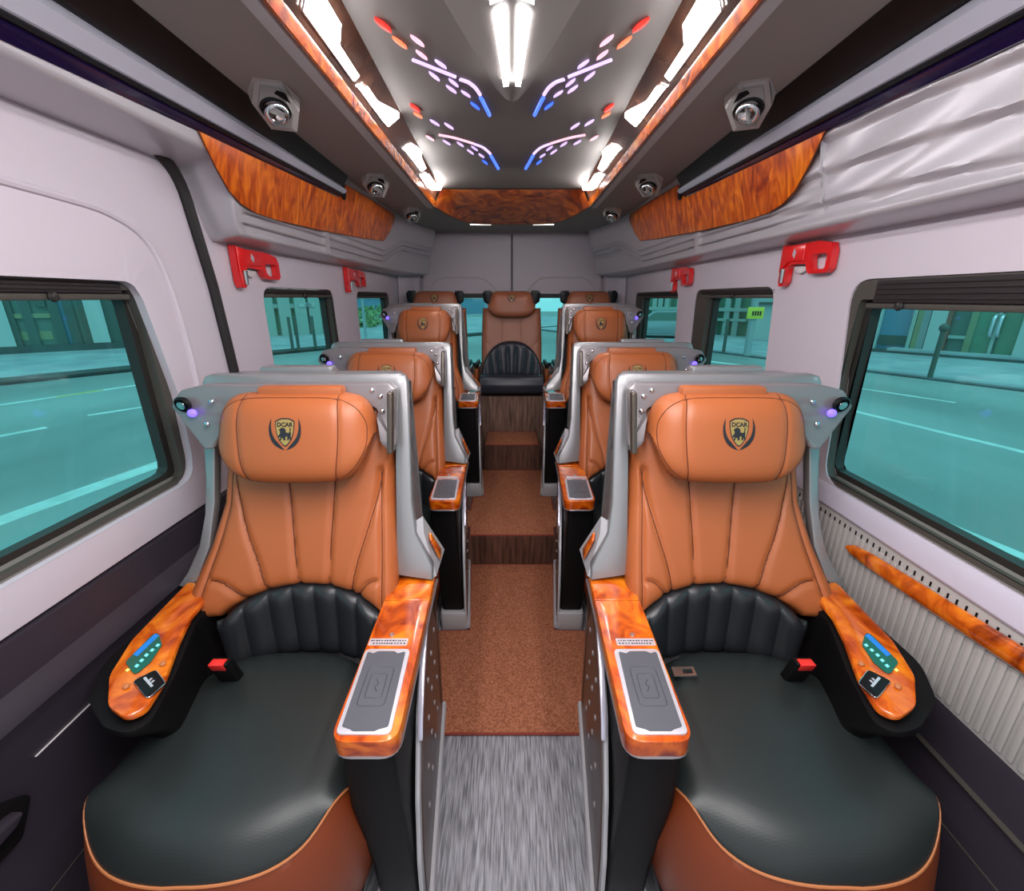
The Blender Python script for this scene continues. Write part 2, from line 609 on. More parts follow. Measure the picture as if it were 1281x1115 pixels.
def carpet(label, prof, z):
    """prof: (y, half width) along the aisle"""
    y0, y1 = prof[0][0], prof[-1][0]
    t = thing('aisle_carpet', label, 'carpet', (0, (y0 + y1) / 2, z), 'brown aisle carpets')
    o = [(x, y) for y, x in prof] + [(-x, y) for y, x in reversed(prof)]
    build(MB().prism([(a, b, z + .0005) for a, b in o], (0, 0, .0075), .002), 'pile', M['carpet'], t)
    build(MB().tube([(a, b, z + .006) for a, b in grow0(o)], 0.0045, 6, True), 'binding', M['carpet_edge'], t)


def grow0(o):
    return [(a * .985, b) for a, b in o]


carpet('brown carpet on the lowest floor, its bound edge on the grey vinyl', [(1.045, .2185), (1.145, .2255), (1.150, .325), (1.498, .325), (1.502, .176), (1.978, .212)], 0.0)
carpet('brown carpet on the first raised step between the second and third seats', [(1.994, .213), (2.075, .219), (2.08, .285), (2.26, .285), (2.27, .235), (2.45, .235), (2.455, .176), (2.88, .210)], 0.160)
carpet('short brown carpet on the top step in front of the rear bench', [(2.894, .183), (3.205, .183)], 0.342)

# ------------------------------------------------------------------ side walls with window openings
HOLES = {
    'L': [rpoly([(-0.35, 0.82), (1.165, 0.82), (1.172, 1.05), (1.122, 1.337), (-0.35, 1.337)], [.02, .07, 0.2, .055, .02], 6),
          rpoly([(1.705, 0.83), (2.405, 0.83), (2.375, 1.337), (1.705, 1.337)], .06, 6),
          rpoly([(2.73, 0.85), (3.45, 0.85), (3.45, 1.335), (2.73, 1.335)], .06, 6)],
    'R': [rpoly([(-0.35, 0.80), (1.20, 0.80), (1.225, 1.08), (1.262, 1.345), (-0.35, 1.345)], [.02, .07, 0.2, .06, .02], 6),
          rpoly([(1.575, 0.83), (2.30, 0.83), (2.32, 1.337), (1.625, 1.337)], .06, 6),
          rpoly([(2.52, 0.85), (3.44, 0.85), (3.44, 1.335), (2.555, 1.335)], .06, 6)]}
for side, sx in (('L', -1), ('R', 1)):
    o = [(YF, 0), (YR, 0), (YR, 1.94), (YF, 1.94)]
    mb = MB().solid_sheet(o, HOLES[side], lambda a, b, sx=sx: (sx * WX, a, b), (sx * 0.055, 0, 0))
    w = struct(build(mb, 'wall_left' if sx < 0 else 'wall_right', M['plastic'], None, 30))
    if sx > 0:
        wall_r = w
    else:
        wall_l = w

# inner windows: dark frame ring, glass, sill, blind housing, blind knob
GL = {
    'L': [rpoly([(-0.32, 0.853), (1.126, 0.853), (1.118, 1.297), (-0.32, 1.297)], [.01, .03, .012, .01], 3),
          rpoly([(1.715, 0.86), (2.335, 0.86), (2.325, 1.302), (1.715, 1.302)], .03, 3),
          rpoly([(2.74, 0.88), (3.40, 0.88), (3.40, 1.298), (2.74, 1.298)], .03, 3)],
    'R': [rpoly([(-0.32, 0.835), (1.217, 0.835), (1.203, 1.276), (-0.32, 1.276)], [.01, .03, .012, .01], 3),
          rpoly([(1.585, 0.86), (2.16, 0.86), (2.15, 1.300), (1.635, 1.300)], .03, 3),
          rpoly([(2.53, 0.88), (3.25, 0.88), (3.25, 1.298), (2.565, 1.298)], .03, 3)]}


def ring(mb, outer, inner, x0, x1):
    return mb.solid_sheet(outer, [inner], lambda a, b: (x0, a, b), (x1 - x0, 0, 0))


def grow(poly, d):
    """offset a polygon roughly by d towards (positive) its middle"""
    cx = sum(p[0] for p in poly) / len(poly)
    cy = sum(p[1] for p in poly) / len(poly)
    w = max(abs(p[0] - cx) for p in poly)
    h = max(abs(p[1] - cy) for p in poly)
    return [(cx + (p[0] - cx) * (1 - d / w), cy + (p[1] - cy) * (1 - d / h)) for p in poly]


wn_i = 1
for side, sx in (('L', -1), ('R', 1)):
    for k in range(3):
        h, gl = HOLES[side][k], GL[side][k]
        cy = 0.5 * (min(p[0] for p in h) + max(p[0] for p in h))
        t = thing('window_%d' % wn_i, ['large front', 'second', 'third'][k] + ' tinted side window on the ' + ('left' if sx < 0 else 'right') + ' wall', 'window', (sx * WX, cy, 1.1))
        t['kind'] = 'structure'
        h2 = grow(h, 0.0015)
        build(ring(MB(), h2, grow(gl, -0.02), sx * 0.904, sx * 0.925), 'frame', M['reveal'], t, 30)
        build(ring(MB(), grow(h, 0.004), gl, sx * 0.925, sx * 0.9512), 'gasket', M['gasket'], t, 30)
        build(MB().solid_sheet(grow(gl, -0.004), [], lambda a, b: (sx * 0.9515, a, b), (sx * 0.003, 0, 0)), 'pane', M['glass'], t)
        y0, y1 = min(p[0] for p in h), max(p[0] for p in h)
        z0, z1 = min(p[1] for p in h), max(p[1] for p in h)
        gz0 = min(p[1] for p in gl)
        # sloping grey sill inside the opening
        build(MB().prism([(sx * .9015, y0 + .05, z0 + .001), (sx * .937, y0 + .05, gz0 - .006), (sx * .937, y0 + .05, z0 + .001)], (0, y1 - y0 - .09, 0)), 'sill', M['sillgrey'], t)
        # blind housing with its bar and knob
        gz1 = max(p[1] for p in gl)
        yb1 = y1 - (0.075 if k == 0 else 0.05)
        bx = MB().box(min(sx * .902, sx * .932), max(sx * .902, sx * .932), y0 + .03, yb1, gz1 + .012, z1 - .004, .004)
        bo = build(bx, 'blind_housing', M['blind'], t)
        nple = 4 if (k == 0 and sx > 0) else 2
        pl = MB()
        for q in range(nple):
            zz = gz1 + .016 + (z1 - gz1 - .024) * (q + .5) / nple
            pl.tube([(sx * .9015, y0 + .04, zz), (sx * .9015, yb1 - .01, zz)], .0022, 6)
        build(pl, 'pleats', M['gasket'], bo)['kind'] = 'stuff'
        build(MB().box(min(sx * .903, sx * .930), max(sx * .903, sx * .930), y0 + .03, yb1 + .02, gz1 - .002, gz1 + .011, .003), 'blind_bar', M['reveal'], t)
        if k < 2:
            ky = {(0, -1): .925, (0, 1): 1.09, (1, -1): 2.05, (1, 1): 1.93}[(k, sx)]
            build(MB().lathe([(.002, 0), (.009, .001), (.011, .006), (.008, .011), (.002, .013)], (sx * .905, ky, gz1 + .005), (-sx, 0, 0), 14), 'knob', M['gasket'], t)
        wn_i += 1

# ------------------------------------------------------------------ sliding door on the left
d1 = thing('door_1', 'sliding side door with rounded inner panel around the left front window', 'door', (-WX, 0.6, 0))
d1['kind'] = 'structure'
po = rpoly([(-0.4, 0.735), (1.232, 0.735), (1.262, 1.10), (1.215, 1.488), (-0.4, 1.53)], [0, .05, .3, .13, 0], 8)
mb = MB().solid_sheet(po, [HOLES['L'][0]], lambda a, b: (-0.886, a, b), (-0.0135, 0, 0))
es = [e for e in mb.bm.edges if e.is_manifold and e.calc_face_angle(0) > 1.2 and all(v.co.x > -0.888 for v in e.verts)]
bmesh.ops.bevel(mb.bm, geom=es, offset=.006, segments=3, profile=.5, affect='EDGES', clamp_overlap=True)
build(mb, 'door_inner_panel', M['plastic'], d1)
bp_ = smooth_path([(-.8865, -.3, 1.522), (-.8865, .5, 1.506), (-.8865, .95, 1.490), (-.8865, 1.10, 1.474), (-.8865, 1.185, 1.428), (-.8865, 1.226, 1.33), (-.8865, 1.247, 1.15), (-.8865, 1.244, 1.0), (-.8865, 1.233, .78)], 6)
build(MB().tube(bp_, .0085, 8), 'panel_bead', M['plastic'], d1)
sp = rpoly([(0.2, 1.655), (1.355, 1.655), (1.415, 1.33), (1.452, 0.90), (1.44, 0.02)], [0, .13, .4, .3, 0], 8)
build(MB().tube([(-0.890, a, b) for a, b in sp], 0.0145, 8), 'door_seal', M['gasket_dark'], d1)
# door pull handle in its recess near the floor panel
hb = MB().prism([(-.868, a, b) for a, b in rpoly([(.40, .40), (.53, .40), (.565, .46), (.51, .505), (.40, .505)], .015, 4)], (.012, 0, 0), .004)
build(hb, 'handle_recess', M['black'], d1)
build(MB().prism([(-.856, a, b) for a, b in rpoly([(.42, .445), (.515, .452), (.535, .466), (.49, .478), (.42, .482)], .006, 3)], (.022, 0, 0), .005), 'door_handle', M['dark_plastic'], d1)

# dark lower wall panels with a rounded ledge
prof = [(.8995, .727), (.886, .722), (.884, .640), (.874, .620), (.866, .606), (.862, .592), (.868, .578), (.876, .555), (.868, .30), (.868, .001), (.8995, .001)]
bl = struct(build(MB().prism([(-x, YF, z) for x, z in prof], (0, YR - YF - .01, 0)), 'baseboard_left', M['dark_plastic'], None, 25))
for (a, b, c_, d) in ((.66, .505, .93, .49),):
    build(MB().box(-.876, -.872, .60, 1.05, .500, .502), 'panel_joint', M['trim_grey'], bl)
build(MB().box(-.872, -.8665, .30, 1.05, .238, .240), 'panel_joint', M['reveal'], bl)
prof = [(.8995, .500), (.893, .497), (.888, .48), (.878, .30), (.866, .26), (.866, .001), (.8995, .001)]
br = struct(build(MB().prism([(x, YF, z) for x, z in prof], (0, YR - YF - .01, 0)), 'baseboard_right', M['dark_plastic'], None, 25))
for zz in (.40, .285):
    build(MB().box(.872, .8845, .25, .86, zz, zz + .0022), 'panel_joint', M['reveal'], br)

# ribbed warm grey panel below the right window
rp = struct(build(MB().box(.891, .8995, .1, 1.62, .5005, .742, .002), 'trim_1', M['rib']))
rib0 = None
yk = .36
while yk < 1.60:
    if rib0 is None:
        m_ = MB().box(.8865, .8915, yk, yk + .0125, .512, .716, .0024, 2)
        rib0 = build(m_, 'panel_rib', M['rib'], rp)
        y00 = yk
    else:
        o = rib0.copy()
        C.objects.link(o)
        o.location.y = yk - y00
        o.parent = rp
    yk += .0198
sl = MB()
yk = .36 + .0145
while yk < 1.58:
    sl.box(.8895, .8915, yk, yk + .0035, .716, .727)
    yk += .0198
so = build(sl, 'vent_slots', M['black'], rp)
so['kind'] = 'stuff'
struct(build(MB().prism([(x, .0, z) for x, z in ((.8995, .798), (.897, .797), (.889, .782), (.884, .748), (.887, .742), (.8995, .742))], (0, 2.4, 0)), 'trim_2', M['rib_light'], None, 25))
# wooden rub strip
wp = [Vector((.880, 1.026, .683)), Vector((.880, 1.01, .682)), Vector((.880, .95, .686)), Vector((.880, .80, .695)), Vector((.880, .63, .706)), Vector((.880, .2, .735))]
rings = []
for i, p in enumerate(wp):
    hh = (.006, .0155, .020, .022, .0225, .024)[i]
    rings.append([p + Vector((math.cos(a) * .011, 0, math.sin(a) * hh)) for a in [2 * math.pi * q / 14 for q in range(14)]])
tag(build(MB().loft(rings), 'wood_rub_strip', M['burl']), 'glossy burl wood strip across the ribbed panel below the right window', 'trim')

# ------------------------------------------------------------------ ceiling
ZC, ZB = 1.90, 1.80


def fI(y):
    return .357 + .030 * (y - 1.05)


def fO(y):
    return fW(y) - .006


def fW(y):
    return .435 + .0065 * (y - 1.05)


def fT(y):
    return .490 + .015 * (y - 1.05)


YE = 2.93
ys = [YF + (YE - YF) * i / 12 for i in range(13)]
top = [(-fI(y), y) for y in ys] + [(fI(y), y) for y in reversed(ys)]
ceil = struct(build(MB().solid_sheet(top, [], lambda a, b: (a, b, ZC), (0, 0, .01)), 'ceiling', M['ceiling_panel']))
build(MB().box(-.955, .955, YF, YR + .06, 1.94, 1.98), 'roof', M['ceiling'], ceil)
rc = []
for i in range(41):
    t = -1 + 2 * i / 40
    rc.append((fW(2.88) * math.copysign(abs(t) ** 0.85, t), 3.53 - .66 * abs(t) ** 4.5))
left_edge = [(-fW(y), y) for y in [YF + .02 + (2.84 - YF) * i / 10 for i in range(11)] if y < 2.86]
hole = left_edge + rc + [(-x, y) for x, y in reversed(left_edge)]
for s in (0,):
    build(MB().solid_sheet([(-.74, YF), (.74, YF), (.74, YR), (-.74, YR)], [hole], lambda a, b: (a, b, ZB), (0, 0, .01)), 'bulkhead', M['ceiling'], ceil)
for s in (-1, 1):
    P1 = [[(s * fW(y), y, ZB), (s * fO(y), y, ZB + .028)] for y in ys]
    build(MB().prism([(s * (fW(YF) + .004), YF, ZB - .005), (s * (fW(YF) - .004), YF, ZB - .006), (s * (fO(YF) - .002), YF, ZB + .026), (s * (fO(YF) + .012), YF, ZB + .03), (s * (fW(YF) + .01), YF, ZB)],
                     (s * (fW(2.88) - fW(YF)), 2.88 - YF, 0)), 'wood_edge', M['burl'], ceil, 50)
    build(MB().prism([(s * fT(YF), YF, ZB - .001), (s * (fT(YF) - .004), YF, ZB - .007), (s * (fW(YF) + .006), YF, ZB - .007), (s * (fW(YF) + .005), YF, ZB)], (s * (fT(2.88) - fT(YF)) * .6, 2.9 - YF, 0)), 'trim_strip', M['trim_grey'], ceil, 30)
    band = MB().grid([[(s * fO(y), y, ZB + .026), (s * (.5 * fO(y) + .5 * fI(y) + .004), y, ZB + .066), (s * fI(y), y, ZC)] for y in ys])
    bb = band.bm
    bb.verts.ensure_lookup_table()
    BV = BVHTree.FromBMesh(bb)
    if s < 0:
        band_bvh = BV
    else:
        band_bvh_r = BV
    build(band, 'lamp_band', M['band'], ceil, 50)
# sloping burl end panel of the ceiling tray
G = []
for i in range(41):
    t = -1 + 2 * i / 40
    a = Vector((fI(YE) * t, YE, ZC))
    b = Vector((rc[i][0], rc[i][1], ZB))
    G.append([a.lerp(b, q) + Vector((0, 0, -.004)) for q in (0, .25, .5, .75, 1)])
build(MB().grid(G), 'rear_wood_panel', M['burl_dark'], ceil, 60)
build(MB().tube([Vector((x, y, ZB - .002)) for x, y in rc], .0035, 6), 'edge_bead', M['seam'], ceil)
for s in (-1, 1):
    build(MB().box(min(s * .15, s * .30), max(s * .15, s * .30), 3.536, 3.546, ZB - .006, ZB, .001), 'rear_lamp_strip', M['strip_lamp'], ceil)

# tapered pod down the middle of the ceiling with two long lamps
pod = thing('middle_ceiling_lamp', 'tapered ceiling pod with two long white lamps above the aisle', 'ceiling lamp', (0, 1.2, ZC))
half = [(.235, .35, .0), (.19, .85, 0), (.145, 1.2, 0), (.095, 1.42, 0), (.05, 1.62, 0), (.02, 1.70, 0)]
rings = []
for x, y, _ in half:
    d = .026 * min(1, x / .09)
    rings.append([(-x, y, ZC - .0005), (-x * .55, y, ZC - d * .55), (-x * .3, y, ZC - d), (0, y, ZC - d * 1.1), (x * .3, y, ZC - d), (x * .55, y, ZC - d * .55), (x, y, ZC - .0005)])
build(MB().loft(rings), 'pod', M['ceiling_panel'], pod, 25)
for s in (-1, 1):
    q = [(616, 20), (632.5, 8.5), (634, 20), (636.3, 107.5), (630, 108.8)]
    pts = [onZ(u, v, ZC - .033) for u, v in q]
    pts = [Vector((s * abs(p.x), p.y, p.z)) for p in pts]
    build(MB().prism(pts, (0, 0, .010), .0), 'lamp_lens', M['lamp_mid'], pod)
    q = [(612, -60), (636, -60), (636.5, -3), (613, 6)]
    pts = [onZ(u, v, ZC - .033) for u, v in q]
    pts = [Vector((s * abs(p.x), p.y, p.z)) for p in pts]
    build(MB().prism(pts, (0, 0, .010), .0), 'lamp_lens', M['lamp_mid'], pod)

# white angular ceiling lamps set in the smoked bands
LP = [[(379, -6), (403, -6), (422.5, 27), (421, 53.5), (446, 92), (440, 98.5), (376.5, 10)],
      [(448, 109.5), (457, 106), (470, 125), (496, 138.5), (496.5, 145), (483.5, 156), (478.5, 151)],
      [(505.5, 187), (518.5, 181), (525.5, 188), (525, 195), (531, 209), (525.5, 213)],
      [(527, 219), (535, 216.5), (542.5, 228), (551, 232.5), (549.5, 237), (537.5, 236)]]
nm = ['first and largest', 'second', 'third', 'last and smallest']
for s in (-1, 1):
    for k, q in enumerate(LP):
        pts = []
        for u, v in q:
            h = band_bvh.ray_cast(Vector((0, 0, CAM_Z)), ray(u, v).normalized())
            if h[0] is None:
                p = onZ(u, v, 1.86)
            else:
                p = h[0]
            pts.append(Vector((s * abs(p.x), p.y, p.z)))
        c_ = sum(pts, Vector()) / len(pts)
        t = thing('ceiling_light', '%s white angular light in the %s lamp band, counted from the front' % (nm[k], 'left' if s < 0 else 'right'), 'ceiling light', c_, 'white angular ceiling lights')
        nrm = Vector((-s * .075, 0, -.06)).normalized()
        pl = [p + nrm * .003 for p in pts]
        build(MB().prism(pl, nrm * .006), 'lens', M['lamp'], t)
        build(MB().tube([p + nrm * .004 for p in pts], .003, 5, True), 'bezel', M['trim_grey'], t)

# coloured light clusters in the middle panel
c3 = lambda x, y: (340 + x / 4.003, y / 4.003)
c2 = lambda x, y: (340 + x / 2.1, y / 2.1)
CL = {'front': (c3, [((513, 80), (598, 152), 7.5, 'led_red'), ((602, 175), (676, 234), 5, 'led_orange'), ((692, 168), (762, 224), 5, 'led_pink'), ((720, 245), (778, 290), 4.5, 'led_pink'),
                     ((816, 293), (874, 335), 4.5, 'led_violet'), ((786, 353), (840, 397), 4.5, 'led_violet'), ((885, 388), (934, 428), 4.5, 'led_violet'), ((872, 421), (924, 460), 4.5, 'led_violet'),
                     ((947, 448), (994, 480), 4, 'led_violet'), ((995, 507), (1040, 543), 4.5, 'led_blue')],
                [([(705, 298), (780, 328), (920, 384)], 2.6, 'led_violet'), ([(942, 396), (985, 412), (1020, 440), (1043, 474)], 2.8, 'led_violet'), ([(1046, 488), (1065, 525), (1090, 576)], 3.2, 'led_blue')]),
      'rear': (c2, [((363, 270), (388, 291), 4, 'led_red'), ((372, 292), (395, 307), 3.5, 'led_orange'), ((415, 312), (440, 328), 3, 'led_violet'), ((453, 321), (477, 337), 3, 'led_violet'),
                    ((404, 354), (426, 367), 3, 'led_pink'), ((449, 366), (469, 378), 2.6, 'led_violet'), ((486, 371), (504, 383), 2.6, 'led_violet'), ((513, 391), (530, 403), 2.6, 'led_violet'),
                    ((524, 382), (541, 394), 2.6, 'led_violet'), ((543, 402), (558, 412), 2.6, 'led_violet'), ((553, 419), (567, 430), 2.6, 'led_blue')],
               [([(439, 354), (480, 362), (530, 377)], 1.7, 'led_pink'), ([(532, 378), (556, 388), (574, 404)], 1.8, 'led_violet'), ([(575, 408), (584, 424), (595, 443)], 2.2, 'led_blue')])}
for key, (cc, drops, bars) in CL.items():
    for s in (-1, 1):
        t = thing('ambient_light', 'wing of red, violet and blue lights set in the %s %s of the ceiling panel' % (key, 'left' if s < 0 else 'right'), 'light', Vector((s * .2, 1.45 if key == 'front' else 2.1, ZC)), 'coloured ceiling light wings')
        for a, b, w, mm in drops:
            p, q = onZ(*cc(*a), ZC), onZ(*cc(*b), ZC)
            p.x, q.x = s * abs(p.x), s * abs(q.x)
            d = q - p
            L = d.length
            d.normalize()
            n = Vector((-d.y, d.x, 0))
            hw = w / 560 * (.58 if key == 'front' else 1.0)
            prof = [(0, .0), (.12, .55), (.35, .95), (.6, 1), (.85, .7), (1, .12)]
            up = [p + d * L * f + n * hw * g_ for f, g_ in prof] + [p + d * L * f - n * hw * g_ for f, g_ in reversed(prof[1:])]
            build(MB().prism([Vector((v.x, v.y, ZC - .006)) for v in up], (0, 0, .0055), .0015), 'led_lens', M[mm], t)
        for pts, w, mm in bars:
            pp = [onZ(*cc(*a), ZC - .002) for a in pts]
            pp = smooth_path([(s * abs(p.x), p.y, p.z) for p in pp], 4)
            build(MB().tube(pp, w / 560 * (1.2 if key == 'front' else 1.9) * .9, 8), 'led_bar', M[mm], t)

# hexagonal air vents under the side bulkheads
VN = [('first', (337, 117), 1.0), ('second', (466, 223), 1.0), ('third', (513, 262.5), .9)]
for s in (-1, 1):
    for nm_, px, sc in VN:
        p = onZ(*px, ZB)
        cx, cy = s * (abs(p.x) - .011), p.y
        t = thing('air_vent', '%s hexagonal air vent from the front, under the %s ceiling edge' % (nm_, 'left' if s < 0 else 'right'), 'air vent', (cx, cy, ZB), 'hexagonal air vents')
        Rz = Matrix.Rotation(s * -.30, 3, 'Z')
        Tl = Matrix.Rotation(-.42, 3, 'X') @ Matrix.Rotation(s * .12, 3, 'Y')
        c0 = Vector((cx, cy, ZB - .016))
        W3 = lambda x, y, z: c0 + Tl @ (Rz @ Vector((x * sc, y * sc, z)))

        def hx(k, z):
            return [W3(a * .057 * k, b * .088 * k, z) for a, b in ((-1, .05), (-.45, .98), (.72, .98), (1, .15), (.5, -.98), (-.55, -.98))]
        flat = [Vector((p.x, p.y, ZB - .0005)) for p in hx(1.08, 0)]
        build(MB().loft([flat, hx(1.0, -.004), hx(.95, -.012), hx(.74, -.017)]), 'bezel', M['vent'], t, 20)
        build(MB().loft([hx(.72, -.0165), hx(.69, -.022), hx(.56, -.0205)]), 'inner_plate', M['vent_in'], t, 20)
        nc = W3(0, .004, -.021)
        dn = Tl @ Vector((0, 0, -1))
        ax = (dn + Vector((-s * .35, -.25, 0))).normalized()
        build(MB().lathe([(.036, -.004), (.037, .003), (.033, .006), (.031, .002), (.0, .001)], nc, dn, 22), 'socket', M['gloss_black'], t)
        noz = build(MB().lathe([(.026, -.005), (.031, .006), (.0295, .016), (.025, .022), (.0205, .0235), (.019, .014), (.001, .010)], nc, ax, 22), 'nozzle', M['chrome'], t)
        b0 = nc + ax * .019
        w_ = ax.orthogonal().normalized()
        u_ = ax.cross(w_)
        build(MB().prism([b0 + w_ * .018 + u_ * .0025, b0 - w_ * .018 + u_ * .0025, b0 - w_ * .018 - u_ * .0025, b0 + w_ * .018 - u_ * .0025], ax * -.010), 'flap', M['vent_in'], noz)
        tri = [W3(a, b, -.0214) for a, b in ((s * -.040, -.022), (s * -.006, -.046), (s * -.014, -.056), (s * -.032, -.050))]
        build(MB().prism(tri, dn * .001), 'lock_mark', M['black'], t)

# ------------------------------------------------------------------ cornices along the side walls
CZ0, CX0, CS = 1.485, .81, .256


def cx_of(z):
    return CX0 - CS * (z - CZ0)


def saw(t):
    """louvre profile: stands out at the foot of each rib, leans back up to the next one"""
    f_ = t - math.floor(t)
    return f_ / .80 if f_ < .80 else (1 - (f_ - .80) / .20)


for s in (-1, 1):
    ny, nz = 330, 74
    Y = np.concatenate([np.linspace(-.6, 1.25, 150 if s > 0 else 30), np.linspace(1.26, 3.86, ny - 90)])
    G = []
    for y in Y:
        zb = CZ0 if s > 0 else float(1.66 + (CZ0 - 1.66) * sst(1.37, 1.47, y))
        row = []
        end = float(.11 * max(0, (y - 3.15) / .65) ** 2)
        hi = float(sst(2.95, 3.45, y)) * .10
        for j in range(nz):
            q_ = j / (nz - 1)
            z = zb + (1.80 - zb) * (q_ * .62 + .38 * q_ ** 3) if s < 0 or y > 1.3 else zb + (1.80 - zb) * q_
            x = cx_of(z) - end
            h = z - CZ0 - hi
            d = 0.0
            on = 1.0 if s > 0 else float(sst(1.46, 1.52, y))
            far = float(sst(1.30, 1.62, y)) if s > 0 else 1.0
            if 0 < h < .092:
                d -= .017 * saw(3 * h / .092) * on * far * min(1, (.092 - h) / .012)
            div = math.exp(-((y - 2.12 + (h - .05) * .5) / .035) ** 4)
            d *= 1 - div * (1 if h < .10 else 0)
            if s > 0 and far < 1:
                pz = (z - CZ0) / .20
                A = saw(2.9 * pz - .75 * (y - .3) + .10 * math.sin(5 * y) + 3)
                B = math.sqrt(math.sin(math.pi * (y + .30 * pz + .07 * math.sin(3 * pz)) / .30) ** 2 + .003)
                d -= .020 * (1 - far) * (A * (.30 + .70 * B) + .35 * (1 - B)) * float(sst(0, .02, z - CZ0))
            row.append(Vector((s * (x - d * .97), y, z - d * .25)))
        # rounded lip and underside back to the wall
        lip = row[0]
        pre = [Vector((s * .899, y, zb - .024)), Vector((lip.x + s * .012, y, zb - .010)), Vector((lip.x + s * .003, y, zb - .006))]
        G.append(pre + row)
    o = struct(build(MB().grid(G), 'trim_3' if s < 0 else 'trim_4', M['plastic_silver'], None, 50), None)
    # flame-grained wood inlay
    q = [(246, 163.5), (300, 189), (360, 217), (421, 246.5), (426, 244), (431, 231), (460, 248), (492, 268), (493, 274), (487, 289), (479, 301), (455, 298), (400, 287.5), (345, 275), (318, 266), (300, 255), (284, 238), (266, 206)]
    n_ = Vector((1, 0, -CS)).normalized()
    pts = [onP(u, v, (-CX0, 0, CZ0), n_) for u, v in q]
    pts = [Vector((s * abs(p.x), p.y, p.z)) for p in pts]
    nn = Vector((-s, 0, -CS)).normalized()
    ii = build(MB().prism([p + nn * .001 for p in pts], nn * .006, .0015), 'wood_inlay', M['burl_flame'], o)
    build(MB().tube([p + nn * .004 for p in pts], .0026, 5, True), 'inlay_bead', M['seam'], ii)

# black slot, silver rail and indigo strip along the top of each cornice
for s in (-1, 1):
    sn = 'left' if s < 0 else 'right'
    t = thing('luggage_rail', 'long silver rail in a black slot along the %s cornice' % sn, 'rail', (s * .74, .9, 1.75))

    def zu(y):
        return 1.752 + .0035 * (y - .9)

    def zl(y):
        return 1.694 + .0235 * (y - .82)

    def zi(y):
        return 1.666 + .0375 * (y - .85)
    ya, yb_ = -.6, 2.20
    bl_, ra, ind, chb = [], [], [], []
    for i in range(15):
        y = ya + (yb_ - ya) * i / 14
        k = cx_of(zi(y))
        xin = .672 + .036 * max(0, (y - 1.0) / 1.2)
        bl_.append([(s * xin, y, ZB - .0005), (s * (cx_of(1.765) - .006), y, zu(y) + .002), (s * (cx_of(1.76) + .02), y, zu(y) + .004), (s * .74, y, ZB)])
        u1, l1 = zu(y), zl(y)
        ra.append([(s * (cx_of(u1) - .006), y, u1), (s * (cx_of(u1) - .022), y, u1 - .42 * (u1 - l1)), (s * (cx_of(l1) - .019), y, l1 + .12 * (u1 - l1)), (s * (cx_of(l1) - .008), y, l1 + .001), (s * (cx_of(l1) + .01), y, l1), (s * (cx_of(u1) + .01), y, u1)])
        zz = zi(y)
        m1, m2 = l1, zz
        ind.append([(s * (cx_of(m1) - .003), y, m1), (s * (cx_of(m1) - .009), y, .6 * m1 + .4 * m2), (s * (cx_of(m2) - .007), y, .25 * m1 + .75 * m2), (s * (cx_of(m2) - .002), y, m2), (s * (cx_of(m2) + .01), y, m2), (s * (cx_of(m1) + .01), y, m1)])
    bo = build(MB().loft(bl_), 'black_slot', M['gloss_black'], t, 25)
    ro = build(MB().loft(ra), 'rail', M['rail'], t, 25)
    io = build(MB().loft(ind), 'indigo_strip', M['indigo'], t, 50)
    build(MB().tube([Vector(r_[0]) + Vector((-s * .008, 0, .001)) for r_ in ind], .0055, 8), 'black_bead', M['gloss_black'], t)
    e0 = Vector((s * (cx_of(1.735) - .010), 2.205, 1.738))
    build(MB().ball(e0, .026, 14, (.35, .9, 1.25)), 'end_cap', M['gloss_black'], t)

# ------------------------------------------------------------------ rear wall and rear doors
hl = [rpoly([(sx * .09, .72), (sx * .60, .72), (sx * .60, 1.335), (sx * .09, 1.335)], .05, 5) for sx in (-1, 1)]
wr = struct(build(MB().solid_sheet([(-.95, -.05), (.95, -.05), (.95, 1.94), (-.95, 1.94)], hl, lambda a, b: (a, YR, b), (0, .05, 0)), 'wall_rear', M['plastic']))
for i, sx in enumerate((-1, 1)):
    t = thing('door_%d' % (i + 2), '%s rear door with arched panel outline above its window' % ('left' if sx < 0 else 'right'), 'door', (sx * .38, YR, .35))
    t['kind'] = 'structure'
    o = rpoly([(sx * .008, .62), (sx * .735, .62), (sx * .745, 1.785), (sx * .008, 1.785)], [0, .02, .05, 0], 5)
    m_ = MB().solid_sheet(o, [hl[i]], lambda a, b: (a, YR - .016, b), (0, .0155, 0))
    build(m_, 'door_panel', M['plastic'], t)
    ar = smooth_path([(sx * .695, YR - .016, 1.20), (sx * .68, YR - .016, 1.36), (sx * .645, YR - .016, 1.425), (sx * .575, YR - .016, 1.457), (sx * .44, YR - .016, 1.463), (sx * .27, YR - .016, 1.457), (sx * .195, YR - .016, 1.425), (sx * .13, YR - .016, 1.355), (sx * .075, YR - .016, 1.25)], 5)
    build(MB().tube(ar, .0085, 6), 'panel_bead', M['trim_grey'], t)
    wnd = thing('window_%d' % (7 + i), 'tinted window in the %s rear door' % ('left' if sx < 0 else 'right'), 'window', (sx * .35, YR, 1.0))
    wnd['kind'] = 'structure'
    gl = rpoly([(sx * .10, .75), (sx * .585, .75), (sx * .585, 1.297), (sx * .10, 1.297)], .04, 4)
    build(MB().solid_sheet(grow(hl[i], .001), [gl], lambda a, b: (a, YR - .004, b), (0, .04, 0)), 'frame', M['gasket'], wnd)
    build(MB().solid_sheet(grow(gl, -.004), [], lambda a, b: (a, YR + .02, b), (0, .003, 0)), 'pane', M['glass'], wnd)
ts = struct(build(MB().box(-.0065, .0065, YR - .022, YR - .001, .62, 1.785), 'trim_5', M['gasket_dark']))
